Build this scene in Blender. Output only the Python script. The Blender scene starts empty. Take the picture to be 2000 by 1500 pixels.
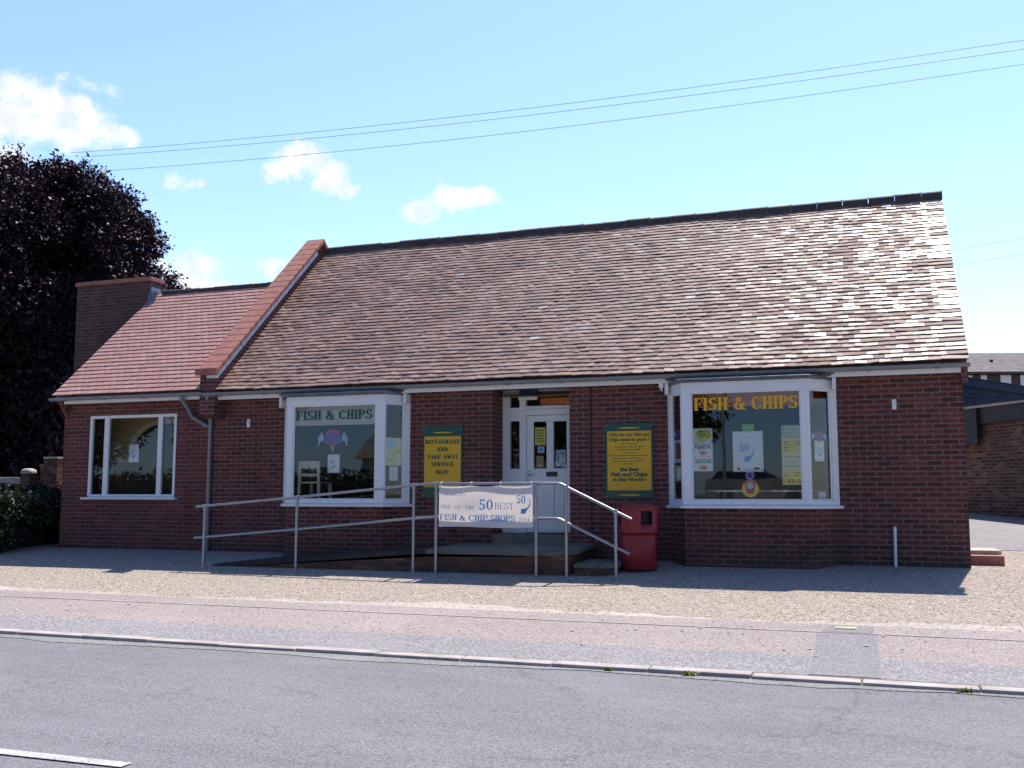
import bpy, bmesh, math, random
import numpy as np
from mathutils import Vector, Matrix
random.seed(7)
SC = bpy.context.scene
COL = SC.collection
R = math.radians
# ------------------------------------------------------------------ camera
cam = bpy.data.objects.new("camera", bpy.data.cameras.new("camera"))
COL.objects.link(cam)
cam.location = (0, -15.6, 1.025)
PSI = math.atan(713 / math.hypot(1974, 215))
cam.rotation_euler = (R(90) + math.atan(215 / 1974), 0, PSI)
cam.data.sensor_width = 36
cam.data.lens = 36 * 1974 / 2000
cam.data.clip_end = 3000
SC.camera = cam
# ------------------------------------------------------------------ sun + sky
SUN = Vector((0.29, 1.55, 3.05)).normalized()
sun = bpy.data.objects.new("sun", bpy.data.lights.new("sun", 'SUN'))
COL.objects.link(sun)
sun.rotation_euler = SUN.to_track_quat('Z', 'Y').to_euler()
sun.data.energy = 4.5
sun.data.angle = R(0.55)
sun.data.color = (1.0, 0.94, 0.85)
SC.view_settings.view_transform = 'Standard'
SC.view_settings.look = 'None'
SC.view_settings.exposure = 0.75
SC.view_settings.gamma = 1
W = bpy.data.worlds.new("World")
SC.world = W
W.use_nodes = True
SKY_STRENGTH = 0.125
# cloud ellipses on the sky: azimuth (deg, from +y towards +x), elevation, radii, weight
CLOUDS = [(-50.5, 18.6, 4.6, 2.2, 1.15), (-46.8, 19.2, 3.4, 1.9, 1.1), (-44.2, 19.0, 2.6, 1.5, 1.05), (-42.0, 18.7, 1.7, 0.7, .9),
          (-48.6, 16.7, 3.6, 2.0, 1.05),
          (-32.8, 17.9, 1.25, 0.85, 1.05), (-31.7, 18.35, 1.15, 0.95, 1.1), (-30.3, 17.5, 1.3, 1.1, 1.1), (-29.6, 16.85, 1.0, .7, 1.0), (-33.4, 17.3, .6, .3, .7),
          (-25.0, 16.0, 1.35, 0.65, 1.05), (-23.2, 16.6, 1.4, 0.8, 1.1), (-21.8, 16.6, 1.5, 0.7, 1.05), (-24.6, 15.6, .9, .4, .9),
          (-38.2, 16.6, 1.4, 0.45, .68), (-37.9, 11.8, 2.2, 1.3, 1.0), (-36.3, 11.0, 1.5, .8, .9), (-33.4, 12.5, 1.2, 0.6, .72),
          (-43.2, 20.9, 2.2, 0.55, .55), (-44.3, 21.1, .8, .4, .55)]
def build_world():
    nt = W.node_tree; N = nt.nodes; L = nt.links
    N.clear()
    out = N.new('ShaderNodeOutputWorld'); bg = N.new('ShaderNodeBackground')
    sky = N.new('ShaderNodeTexSky'); sky.sky_type = 'NISHITA'; sky.sun_disc = False
    sky.sun_elevation = math.asin(SUN.z); sky.sun_rotation = math.atan2(SUN.x, SUN.y)
    sky.air_density = 1.0; sky.dust_density = 0.4; sky.ozone_density = 1.0; sky.altitude = 20
    tc = N.new('ShaderNodeTexCoord'); sep = N.new('ShaderNodeSeparateXYZ')
    L.new(tc.outputs['Generated'], sep.inputs[0])
    def m(op, a, b=None, clamp=False):
        n = N.new('ShaderNodeMath'); n.operation = op; n.use_clamp = clamp
        for i, v in enumerate((a, b)):
            if v is None: continue
            if isinstance(v, (int, float)): n.inputs[i].default_value = v
            else: L.new(v, n.inputs[i])
        return n.outputs[0]
    az = m('MULTIPLY', m('ARCTAN2', sep.outputs[0], sep.outputs[1]), 180 / math.pi)
    el = m('MULTIPLY', m('ARCSINE', sep.outputs[2]), 180 / math.pi)
    def noise(scale, det, rough=.6):
        n = N.new('ShaderNodeTexNoise'); n.inputs['Scale'].default_value = scale
        n.inputs['Detail'].default_value = det; n.inputs['Roughness'].default_value = rough
        L.new(tc.outputs['Generated'], n.inputs['Vector'])
        return n
    wn = noise(24, 3)
    ws = N.new('ShaderNodeSeparateXYZ'); L.new(wn.outputs['Color'], ws.inputs[0])
    az = m('ADD', az, m('MULTIPLY', m('SUBTRACT', ws.outputs[0], .5), 2.4))
    el = m('ADD', el, m('MULTIPLY', m('SUBTRACT', ws.outputs[1], .5), 1.5))
    tot = None
    for a0, e0, ra, re, w in CLOUDS:
        dx = m('DIVIDE', m('SUBTRACT', az, a0), ra); dy = m('DIVIDE', m('SUBTRACT', el, e0), re)
        d = m('ADD', m('MULTIPLY', dx, dx), m('MULTIPLY', dy, dy))
        v = m('MULTIPLY', m('SUBTRACT', 1.45, d), w * .82)
        v = m('MAXIMUM', v, 0.0)
        v = m('MINIMUM', v, w * 1.05)
        tot = v if tot is None else m('MAXIMUM', tot, v)
    fn = noise(70, 8, .62)
    dens = m('ADD', tot, m('MULTIPLY', m('SUBTRACT', fn.outputs['Fac'], .5), 2.0))
    mr = N.new('ShaderNodeMapRange'); mr.interpolation_type = 'SMOOTHSTEP'
    mr.inputs['From Min'].default_value = .22; mr.inputs['From Max'].default_value = 1.3
    L.new(dens, mr.inputs['Value'])
    inside = m('MULTIPLY', tot, 2.2, True)
    mask = m('MULTIPLY', mr.outputs[0], inside, True)
    mix = N.new('ShaderNodeMix'); mix.data_type = 'RGBA'
    # brighter towards the sun's half of the sky, deeper blue in the half behind the camera
    half = N.new('ShaderNodeMapRange'); half.interpolation_type = 'SMOOTHSTEP'
    half.inputs['From Min'].default_value = -.5; half.inputs['From Max'].default_value = .6; half.inputs['To Min'].default_value = .60; half.inputs['To Max'].default_value = 1.2
    L.new(sep.outputs[1], half.inputs['Value'])
    tint = N.new('ShaderNodeMix'); tint.data_type = 'RGBA'; tint.blend_type = 'MULTIPLY'; tint.inputs['Factor'].default_value = 1
    tc2 = N.new('ShaderNodeMix'); tc2.data_type = 'RGBA'; L.new(m('MULTIPLY', m('ADD', sep.outputs[1], .4), 1.4, True), tc2.inputs['Factor'])
    tc2.inputs['A'].default_value = (.60, .84, 1.25, 1); tc2.inputs['B'].default_value = (.87, .93, 1.08, 1)
    L.new(sky.outputs[0], tint.inputs['A']); L.new(tc2.outputs['Result'], tint.inputs['B'])
    sc = N.new('ShaderNodeVectorMath'); sc.operation = 'SCALE'; L.new(tint.outputs['Result'], sc.inputs[0]); L.new(half.outputs[0], sc.inputs['Scale'])
    L.new(mask, mix.inputs['Factor']); L.new(sc.outputs[0], mix.inputs['A'])
    cs = N.new('ShaderNodeMix'); cs.data_type = 'RGBA'; L.new(m('MULTIPLY', m('SUBTRACT', noise(38, 5).outputs['Fac'], .38), 4.0, True), cs.inputs['Factor'])
    cs.inputs['A'].default_value = (4.3, 4.55, 4.8, 1); cs.inputs['B'].default_value = (5.9, 5.9, 5.8, 1); L.new(cs.outputs['Result'], mix.inputs['B'])
    L.new(mix.outputs['Result'], bg.inputs['Color'])
    bg.inputs['Strength'].default_value = SKY_STRENGTH
    L.new(bg.outputs[0], out.inputs[0])
build_world()
# ------------------------------------------------------------------ object helpers
ORG = {}
def empty(name, loc, label, cat, group=None):
    o = bpy.data.objects.new(name, None); COL.objects.link(o); o.location = loc
    o.empty_display_size = .2
    ORG[o.name] = Vector(loc)
    tag(o, label, cat, group)
    return o
def tag(o, label=None, cat=None, group=None, kind=None):
    if label: o['label'] = label
    if cat: o['category'] = cat
    if group: o['group'] = group
    if kind: o['kind'] = kind
    return o
class MB:
    """collects polygons in world coordinates, builds ONE mesh object"""
    def __init__(s): s.v = []; s.f = []; s.m = []; s.sm = []
    def poly(s, pts, mi=0, smooth=False):
        b = len(s.v); s.v += [tuple(p) for p in pts]; s.f.append(tuple(range(b, b + len(pts)))); s.m.append(mi); s.sm.append(smooth)
    def mesh(s, vs, fs, mi=0, smooth=False):
        b = len(s.v); s.v += [tuple(p) for p in vs]
        for f in fs: s.f.append(tuple(b + i for i in f)); s.m.append(mi); s.sm.append(smooth)
    def hexa(s, p, mi=0):
        s.mesh(p, [(0, 3, 2, 1), (4, 5, 6, 7), (0, 1, 5, 4), (1, 2, 6, 5), (2, 3, 7, 6), (3, 0, 4, 7)], mi)
    def box(s, x0, x1, y0, y1, z0, z1, mi=0):
        s.hexa([(x0, y0, z0), (x1, y0, z0), (x1, y1, z0), (x0, y1, z0), (x0, y0, z1), (x1, y0, z1), (x1, y1, z1), (x0, y1, z1)], mi)
    def prism(s, xy, z0, z1, mi=0, smooth=False):
        n = len(xy); b = [(x, y, z0) for x, y in xy]; t = [(x, y, z1) for x, y in xy]
        s.poly(b[::-1], mi); s.poly(t, mi)
        s.mesh(b + t, [(i, (i + 1) % n, n + (i + 1) % n, n + i) for i in range(n)], mi, smooth)
    def prism_x(s, yz, x0, x1, mi=0):
        n = len(yz); a = [(x0, y, z) for y, z in yz]; c = [(x1, y, z) for y, z in yz]
        s.poly(a[::-1], mi); s.poly(c, mi)
        s.mesh(a + c, [(i, (i + 1) % n, n + (i + 1) % n, n + i) for i in range(n)], mi)
    def tube(s, pts, r, n=10, mi=0, cap=True):
        pts = [Vector(p) for p in pts]; rings = []
        rr = r if isinstance(r, (list, tuple)) else [r] * len(pts)
        up = None
        for i, p in enumerate(pts):
            d = (pts[min(i + 1, len(pts) - 1)] - pts[max(i - 1, 0)]).normalized()
            if up is None:
                up = Vector((0, 0, 1)) if abs(d.z) < .9 else Vector((0, 1, 0))
            a = d.cross(up).normalized(); b2 = a.cross(d).normalized(); up = b2
            rings.append([p + (a * math.cos(2 * math.pi * k / n) + b2 * math.sin(2 * math.pi * k / n)) * rr[i] for k in range(n)])
        vs = [q for ring in rings for q in ring]
        fs = [(i * n + k, i * n + (k + 1) % n, (i + 1) * n + (k + 1) % n, (i + 1) * n + k) for i in range(len(pts) - 1) for k in range(n)]
        s.mesh(vs, fs, mi, True)
        if cap: s.poly(rings[0], mi); s.poly(rings[-1][::-1], mi)
    def lathe(s, prof, c, n=24, mi=0, power=2, rot=0, sx=1, sy=1):
        vs = []
        for r, z in prof:
            for k in range(n):
                a = 2 * math.pi * k / n
                ca, sa = math.cos(a), math.sin(a)
                q = (abs(ca) ** power + abs(sa) ** power) ** (-1 / power)
                x, y = ca * q * r * sx, sa * q * r * sy
                vs.append((c[0] + x * math.cos(rot) - y * math.sin(rot), c[1] + x * math.sin(rot) + y * math.cos(rot), c[2] + z))
        fs = [(i * n + k, i * n + (k + 1) % n, (i + 1) * n + (k + 1) % n, (i + 1) * n + k) for i in range(len(prof) - 1) for k in range(n)]
        s.mesh(vs, fs, mi, True)
    def build(s, name, mats, parent=None, bevel=0, uv=True):
        me = bpy.data.meshes.new(name)
        org = ORG[parent.name] if parent is not None else Vector((0, 0, 0))
        v = np.array(s.v, dtype=np.float64).reshape(-1, 3)
        me.from_pydata([tuple(p) for p in (v - np.array(org))], [], s.f)
        if not isinstance(mats, (list, tuple)): mats = [mats]
        for mt in mats: me.materials.append(mt)
        me.polygons.foreach_set('material_index', s.m)
        me.polygons.foreach_set('use_smooth', s.sm)
        if uv:
            ul = me.uv_layers.new(name="UVMap"); co = []
            for p in me.polygons:
                n = p.normal
                if abs(n.z) > .95: t = Vector((1, 0, 0))
                else: t = Vector((-n.y, n.x, 0)).normalized()
                if t.x < -1e-4 or (abs(t.x) < 1e-4 and t.y < 0): t = -t
                b = n.cross(t)
                if b.z < 0 or (abs(b.z) < 1e-6 and b.y < 0): b = -b
                for vi in p.vertices:
                    w = v[vi]; co += [w[0] * t.x + w[1] * t.y + w[2] * t.z, w[0] * b.x + w[1] * b.y + w[2] * b.z]
            ul.data.foreach_set('uv', co)
        o = bpy.data.objects.new(name, me); COL.objects.link(o)
        if parent is not None: o.parent = parent
        ORG[o.name] = org
        if bevel:
            bm = o.modifiers.new('bevel', 'BEVEL'); bm.width = bevel; bm.segments = 2; bm.limit_method = 'ANGLE'
        me.validate()
        return o
class Plane:
    """a flat frame: origin, u axis (horizontal), v axis, w = outward normal"""
    def __init__(s, o, u, v=(0, 0, 1)):
        s.o = Vector(o); s.u = Vector(u).normalized(); s.v = Vector(v).normalized(); s.w = s.u.cross(s.v).normalized()
    def p(s, u, v, w=0): return s.o + s.u * u + s.v * v + s.w * w
    def box(s, mb, u0, u1, v0, v1, w0, w1, mi=0):
        P = s.p
        mb.hexa([P(u0, v0, w1), P(u1, v0, w1), P(u1, v0, w0), P(u0, v0, w0), P(u0, v1, w1), P(u1, v1, w1), P(u1, v1, w0), P(u0, v1, w0)], mi)
    def quad(s, mb, u0, u1, v0, v1, w, mi=0):
        mb.poly([s.p(u0, v0, w), s.p(u1, v0, w), s.p(u1, v1, w), s.p(u0, v1, w)], mi)
    def disc(s, mb, cu, cv, ru, rv, w, mi=0, n=28):
        mb.poly([s.p(cu + ru * math.cos(2 * math.pi * k / n), cv + rv * math.sin(2 * math.pi * k / n), w) for k in range(n)], mi)
    def shape(s, mb, pts, w, mi=0):
        mb.poly([s.p(a, b, w) for a, b in pts], mi)
# ------------------------------------------------------------------ lettering
def slab_glyph(ch, s, h, o):
    """polygons of one slab-serif glyph on a unit-high body; s stem width, h slab thickness, o serif overhang"""
    P = []
    def r(x0, y0, x1, y1): P.append([(x0, y0), (x1, y0), (x1, y1), (x0, y1)])
    def pg(*a): P.append(list(a))
    def arc(cx, cy, rx, ry, a0, a1, ts=s, th=h, n=14):
        ip = None
        for i in range(n + 1):
            a = R(a0 + (a1 - a0) * i / n); c, d = math.cos(a), math.sin(a)
            q = ((cx + rx * c, cy + ry * d), (cx + (rx - ts) * c, cy + (ry - th) * d))
            if ip: P.append([ip[0], q[0], q[1], ip[1]])
            ip = q
    def stem(x, y0=0, y1=1, foot=True, head=True, ov=o):
        r(x, y0, x + s, y1)
        if foot: r(x - ov, y0, x + s + ov, y0 + h)
        if head: r(x - ov, y1 - h, x + s + ov, y1)
    def diag(x0, y0, x1, y1, t):
        pg((x0 - t / 2, y0), (x0 + t / 2, y0), (x1 + t / 2, y1), (x1 - t / 2, y1))
    def slab(xc, y, wd): r(xc - wd / 2, y, xc + wd / 2, y + h)
    w = .72; t2 = max(h, s * .55)
    if ch == 'I': stem(o); w = s + 2 * o
    elif ch == 'H':
        w = 2 * s + 4 * o + .1; stem(o); stem(w - o - s); r(o + s, .5 - h / 2, w - o - s, .5 + h / 2)
    elif ch in 'FE':
        stem(o); w = .66; r(o, 1 - h, w, 1); r(w - h, .7, w, 1 - h); r(o + s, .46, w - .14, .46 + h); r(w - .2, .36, w - .14, .66)
        if ch == 'E': r(o, 0, w + .02, h); r(w + .02 - h, h, w + .02, .3)
    elif ch == 'L': stem(o); w = .64; r(o, 0, w, h); r(w - h, h, w, .34)
    elif ch == 'P':
        stem(o); w = .68; arc(o + s + .02, .71, w - o - s - .02, .29, -90, 90); r(o + s, 1 - h, o + s + .02, 1); r(o + s, .42, o + s + .02, .42 + h)
    elif ch == 'R':
        stem(o); w = .76; arc(o + s + .02, .73, .7 - o - s - .02, .27, -90, 90); diag(.6, 0, .42, .5, s); slab(.64, 0, s + 2 * o)
    elif ch == 'B':
        stem(o); w = .7; arc(o + s, .75, .64 - o - s, .25, -90, 90); arc(o + s, .27, .7 - o - s, .27, -90, 90)
    elif ch == 'D':
        stem(o); w = .76; arc(o + s - .04, .5, w - o - s + .04, .5, -90, 90)
    elif ch in 'CG':
        w = .74; arc(w / 2, .5, w / 2, .5, 42, 318); r(w - .1, .62, w - .02, .96)
        if ch == 'G': r(w - s, .08, w, .46); r(w - s - o, .46 - h, w + .03, .46)
        else: r(w - .1, .06, w - .02, .3)
    elif ch in 'O0Q':
        w = .78 if ch == 'O' else .6; arc(w / 2, .5, w / 2, .5, 0, 360, n=28)
    elif ch == 'S':
        w = .64; ry = .25 + h / 4
        arc(w / 2, 1 - ry, w / 2 - .02, ry, 30, 270); arc(w / 2, ry, w / 2, ry, 90, -150); r(w - .12, .68, w - .05, .98); r(.0, .02, .07, .32)
    elif ch == 'T':
        w = .7; r(0, 1 - h, w, 1); r(w / 2 - s / 2, 0, w / 2 + s / 2, 1 - h); slab(w / 2, 0, s + 2 * o); r(0, .66, h * .8, 1 - h); r(w - h * .8, .66, w, 1 - h)
    elif ch == 'U':
        w = .8; r(o, .32, o + s, 1); slab(o + s / 2, 1 - h, s + 2 * o); r(w - o - t2, .32, w - o, 1); slab(w - o - t2 / 2, 1 - h, t2 + 2 * o); arc(w / 2, .34, w / 2 - o, .34, 180, 360)
    elif ch == 'A':
        w = .84; diag(.17, 0, .42, 1, t2); diag(w - .2, 0, .42, 1, s); r(.25, .28, w - .25, .28 + h); slab(.17, 0, t2 + 2 * o); slab(w - .19, 0, s + 2 * o)
    elif ch == 'V':
        w = .82; diag(.4, 0, .18, 1, s); diag(.43, 0, w - .16, 1, t2); slab(.18, 1 - h, s + 2 * o); slab(w - .16, 1 - h, t2 + 2 * o)
    elif ch == 'Y':
        w = .8; r(w / 2 - s / 2, 0, w / 2 + s / 2, .46); diag(w / 2, .42, .17, 1, s); diag(w / 2, .42, w - .15, 1, t2); slab(w / 2, 0, s + 2 * o); slab(.18, 1 - h, s + 2 * o); slab(w - .15, 1 - h, t2 + 2 * o)
    elif ch == 'W':
        w = 1.12; diag(.34, 0, .15, 1, s); diag(.36, 0, .54, 1, t2); diag(.76, 0, .56, 1, s); diag(.78, 0, .97, 1, t2); slab(.16, 1 - h, s + 2 * o); slab(.55, 1 - h, s + 2 * o); slab(.97, 1 - h, t2 + 2 * o)
    elif ch == 'N':
        w = .86; r(o, 0, o + t2, 1); r(w - o - t2, 0, w - o, 1); diag(w - o - s * .55, 0, o + s * .45, 1, s); slab(o + t2 / 2, 0, t2 + 2 * o); slab(o + .04, 1 - h, s + o); slab(w - o - t2 / 2, 1 - h, t2 + 2 * o)
    elif ch == 'K':
        w = .82; stem(o); diag(o + s, .42, w - .14, 1, t2); diag(w - .17, 0, o + s + .1, .58, s); slab(w - .16, 0, s + 2 * o); slab(w - .15, 1 - h, t2 + 2 * o)
    elif ch == 'M':
        w = 1.0; r(o, 0, o + t2, 1); stem(w - o - s); diag(w / 2, .1, o + s * .5, 1, s); diag(w / 2 + .02, .1, w - o - s * .5, 1, t2); slab(o + t2 / 2, 0, t2 + 2 * o)
    elif ch == '&':
        w = .86; arc(.36, .77, .22, .23, 0, 360, s * .75, h); arc(.34, .27, .34, .27, 20, 360 - 20); diag(.72, 0, .24, .74, s); slab(.76, 0, s + o); r(.6, .44, .84, .44 + h); diag(.58, .12, .74, .46, t2)
    elif ch == '1': w = .4; r(.2 - s / 2, 0, .2 + s / 2, 1); slab(.2, 0, s + 2 * o); r(.02, .86, .2, .86 + h)
    elif ch == '2': w = .58; arc(.29, .72, .28, .28, -20, 180); diag(.1, h, .47, .66, s * .9); r(0, 0, w, max(h, .1))
    elif ch == '4': w = .62; r(.36, 0, .36 + s, 1); diag(.06, .3, .44, 1, t2); r(0, .24, w, .24 + max(h, .07)); slab(.36 + s / 2, 0, s + 2 * o)
    elif ch == '5': w = .58; r(.08, 1 - max(h, .12), .54, 1); r(.08, .5, .08 + t2 * .8, 1); arc(.27, .31, .29, .31, 125, -155); r(.0, .06, s * .8, .2)
    elif ch == '6': w = .6; arc(.3, .3, .3, .3, 0, 360); arc(.36, .5, .36, .5, 75, 190)
    elif ch == '9': w = .6; arc(.3, .7, .3, .3, 0, 360); arc(.24, .5, .36, .5, 10, -105)
    elif ch == '!': w = .26; r(.13 - s / 2, .3, .13 + s / 2, 1); r(.13 - s / 2, 0, .13 + s / 2, .16)
    elif ch == '.': w = .2; r(.04, 0, .04 + s * .7, .14)
    elif ch == '£': w = .62; r(.16, 0, .16 + s * .8, .75); arc(.36, .74, .22, .26, 0, 180); r(.0, .42, .46, .42 + h); r(0, 0, w, max(h, .1))
    else: w = .34; P = []
    return w, P
def slab_text(mb, pl, text, u0, v0, width, height, w, s=.2, h=.09, o=.06, gap=.07, mi=0, fit=True, warp=None):
    """text set between u0 and u0+width, base line v0"""
    gl = [slab_glyph(c, s, h, o) for c in text]
    tot = sum(g[0] for g in gl) + gap * (len(gl) - 1)
    k = width / tot if fit else height
    x = 0; lay = 0
    for gw, polys in gl:
        for j, pg in enumerate(polys):
            ww = w + .00015 * (j % 6)
            pts = [(u0 + (x + a) * k, v0 + b * height) for a, b in pg]
            ar = sum(pts[i][0] * pts[(i + 1) % len(pts)][1] - pts[(i + 1) % len(pts)][0] * pts[i][1] for i in range(len(pts)))
            if ar < 0: pts.reverse()
            if warp: mb.poly([pl.p(a, b, ww + warp(a, b)) for a, b in pts], mi)
            else: mb.poly([pl.p(a, b, ww) for a, b in pts], mi)
        x += gw + gap
_fc = {}
def font_mesh(text, weight):
    if (text, weight) not in _fc:
        cu = bpy.data.curves.new('lettering', 'FONT'); cu.body = text; cu.size = 1; cu.offset = weight; cu.resolution_u = 3
        ob = bpy.data.objects.new('lettering', cu); COL.objects.link(ob)
        bpy.context.view_layer.update()
        me = bpy.data.meshes.new_from_object(ob.evaluated_get(bpy.context.evaluated_depsgraph_get()))
        vs = [tuple(v.co) for v in me.vertices]; fs = [tuple(p.vertices) for p in me.polygons]
        bpy.data.objects.remove(ob); bpy.data.curves.remove(cu); bpy.data.meshes.remove(me)
        _fc[(text, weight)] = (vs, fs)
    return _fc[(text, weight)]
def sans_text(mb, pl, text, cu, v0, width, height, w, weight=.02, mi=0, slant=0):
    """centred line of text: cu centre, v0 base line, cap height, total width"""
    vs, fs = font_mesh(text, weight)
    if not vs: return
    x0 = min(v[0] for v in vs); x1 = max(v[0] for v in vs)
    k = width / (x1 - x0); hh = height / .7
    mb.mesh([pl.p(cu - width / 2 + (a - x0) * k + slant * b * hh, v0 + b * hh, w) for a, b, c in vs], fs, mi)

def word_bars(mb, pl, cu, v0, width, height, w, mi=0):
    """a line of print too small to read in the photograph: word-length strokes"""
    rs = random.Random(int(abs(cu * 977 + v0 * 3571) * 10)); u = cu - width / 2
    while u < cu + width / 2 - height:
        L = min(rs.uniform(1.2, 4.2) * height, cu + width / 2 - u)
        pl.quad(mb, u, u + L, v0 + height * .2, v0 + height * .75, w, mi); u += L + height * .7
# ------------------------------------------------------------------ materials
class NT:
    def __init__(s, name):
        s.m = bpy.data.materials.new(name); s.m.use_nodes = True; s.t = s.m.node_tree; s.N = s.t.nodes; s.L = s.t.links
        s.b = s.N['Principled BSDF']; s.out = s.N['Material Output']
    def n(s, typ, ins=None, **kw):
        x = s.N.new(typ)
        for k, v in kw.items(): setattr(x, k, v)
        for k, v in (ins or {}).items():
            if hasattr(v, 'is_linked') or hasattr(v, 'links'): s.L.new(v, x.inputs[k])
            else: x.inputs[k].default_value = v
        return x
    def math(s, op, a, b=None, clamp=False):
        x = s.N.new('ShaderNodeMath'); x.operation = op; x.use_clamp = clamp
        for i, v in enumerate((a, b)):
            if v is None: continue
            if isinstance(v, (int, float)): x.inputs[i].default_value = v
            else: s.L.new(v, x.inputs[i])
        return x.outputs[0]
    def coord(s, kind='Object'): return s.n('ShaderNodeTexCoord').outputs[kind]
    def noise(s, scale, det=4, rough=.55, vec=None, dist=0, out='Fac'):
        x = s.n('ShaderNodeTexNoise', {'Scale': scale, 'Detail': det, 'Roughness': rough, 'Distortion': dist})
        s.L.new(vec if vec is not None else s.coord(), x.inputs['Vector']); return x.outputs[out]
    def ramp(s, fac, stops):
        x = s.n('ShaderNodeValToRGB'); e = x.color_ramp.elements
        while len(e) < len(stops): e.new(.5)
        for i, (p, c) in enumerate(stops):
            e[i].position = p; e[i].color = (*c, 1) if len(c) == 3 else c
        s.L.new(fac, x.inputs[0]); return x.outputs[0]
    def mix(s, f, a, b, blend='MIX'):
        x = s.N.new('ShaderNodeMix'); x.data_type = 'RGBA'; x.blend_type = blend
        for k, v in (('Factor', f), ('A', a), ('B', b)):
            if isinstance(v, (int, float)): x.inputs[k].default_value = v
            elif isinstance(v, tuple): x.inputs[k].default_value = (*v, 1)
            else: s.L.new(v, x.inputs[k])
        return x.outputs['Result']
    def rng(s, v, a, b, c=0, d=1):
        x = s.n('ShaderNodeMapRange', {'From Min': a, 'From Max': b, 'To Min': c, 'To Max': d}); s.L.new(v, x.inputs[0]); return x.outputs[0]
    def bump(s, h, strength=.3, dist=.01, normal=None):
        x = s.n('ShaderNodeBump', {'Strength': strength, 'Distance': dist}); s.L.new(h, x.inputs['Height'])
        if normal is not None: s.L.new(normal, x.inputs['Normal'])
        s.L.new(x.outputs[0], s.b.inputs['Normal']); return x.outputs[0]
    def col(s, c):
        if isinstance(c, tuple): s.b.inputs['Base Color'].default_value = (*c, 1)
        else: s.L.new(c, s.b.inputs['Base Color'])
    def set(s, rough=.6, metal=0, spec=.5):
        if isinstance(rough, (int, float)): s.b.inputs['Roughness'].default_value = rough
        else: s.L.new(rough, s.b.inputs['Roughness'])
        s.b.inputs['Metallic'].default_value = metal; s.b.inputs['Specular IOR Level'].default_value = spec
        return s.m
def plain(name, c, rough=.55, metal=0, spec=.5, var=.12, scale=9, bump=.05):
    t = NT(name)
    f = t.noise(scale, 5)
    d = tuple(x * (1 - var) for x in c); e = tuple(min(1, x * (1 + var)) for x in c)
    t.col(t.ramp(f, [(.3, d), (.7, e)]))
    if bump: t.bump(t.noise(scale * 14, 3), bump, .004)
    rr = t.rng(t.noise(scale * 2.2, 3), .3, .7, max(.02, rough - .08), min(1, rough + .08))
    return t.set(rr, metal, spec)
def brick(name, reds, mortar, algae=0, mortar_size=.011, var=.5):
    t = NT(name); uv = t.coord('UV')
    wob = t.noise(30, 2, .5, uv, out='Color')
    off = t.n('ShaderNodeVectorMath', {0: wob, 1: (.5, .5, .5)}, operation='SUBTRACT').outputs[0]
    off = t.n('ShaderNodeVectorMath', {0: off, 'Scale': .006}, operation='SCALE').outputs[0]
    vec = t.n('ShaderNodeVectorMath', {0: uv, 1: off}, operation='ADD').outputs[0]
    bt = t.n('ShaderNodeTexBrick', {'Color1': (0, 0, 0, 1), 'Color2': (1, 1, 1, 1), 'Mortar': (.5, .5, .5, 1), 'Scale': 1, 'Mortar Size': mortar_size, 'Mortar Smooth': .25,
                                    'Bias': 0, 'Brick Width': .225, 'Row Height': .075}, offset=.5)
    t.L.new(vec, bt.inputs['Vector'])
    tone = t.math('ADD', bt.outputs['Color'], t.math('MULTIPLY', t.math('SUBTRACT', t.noise(2.3, 3, .6, uv), .5), .5))
    c = t.ramp(tone, [(.08, reds[0]), (.42, reds[1]), (.7, reds[2]), (.95, reds[3])])
    grit = t.noise(90, 4, .7, uv)
    c = t.mix(t.rng(grit, .3, .75, 0, var), c, tuple(x * .62 for x in reds[1]))
    mo = t.ramp(t.noise(3, 4, .6, uv), [(.3, tuple(x * .8 for x in mortar)), (.7, mortar)])
    c = t.mix(bt.outputs['Fac'], c, mo)
    if algae:
        sp = t.n('ShaderNodeSeparateXYZ', {0: uv})
        hgt = t.rng(sp.outputs[1], -.1, .75, 1, 0)
        am = t.math('ADD', hgt, t.math('MULTIPLY', t.math('SUBTRACT', t.noise(1.6, 6, .7, uv, .6), .5), 2.6))
        am = t.math('MULTIPLY', t.rng(am, .55, 1.2, 0, algae), hgt, True)
        c = t.mix(am, c, (.062, .064, .032))
    sm = t.n('ShaderNodeMapping', {'Scale': (5.5, .35, 1)}); t.L.new(uv, sm.inputs[0])
    c = t.mix(t.rng(t.noise(1.0, 4, .6, sm.outputs[0]), .54, .72, 0, .38), c, tuple(x * .42 for x in reds[1]))
    c = t.mix(t.rng(t.noise(.8, 5, .65, uv, .3), .45, .7, 0, .32), c, tuple(x * .55 for x in reds[1]))
    t.col(c)
    h = t.math('ADD', t.math('MULTIPLY', bt.outputs['Fac'], -1.0), t.math('MULTIPLY', grit, .45))
    t.bump(h, .7, .008)
    return t.set(.86, 0, .3)
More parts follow.
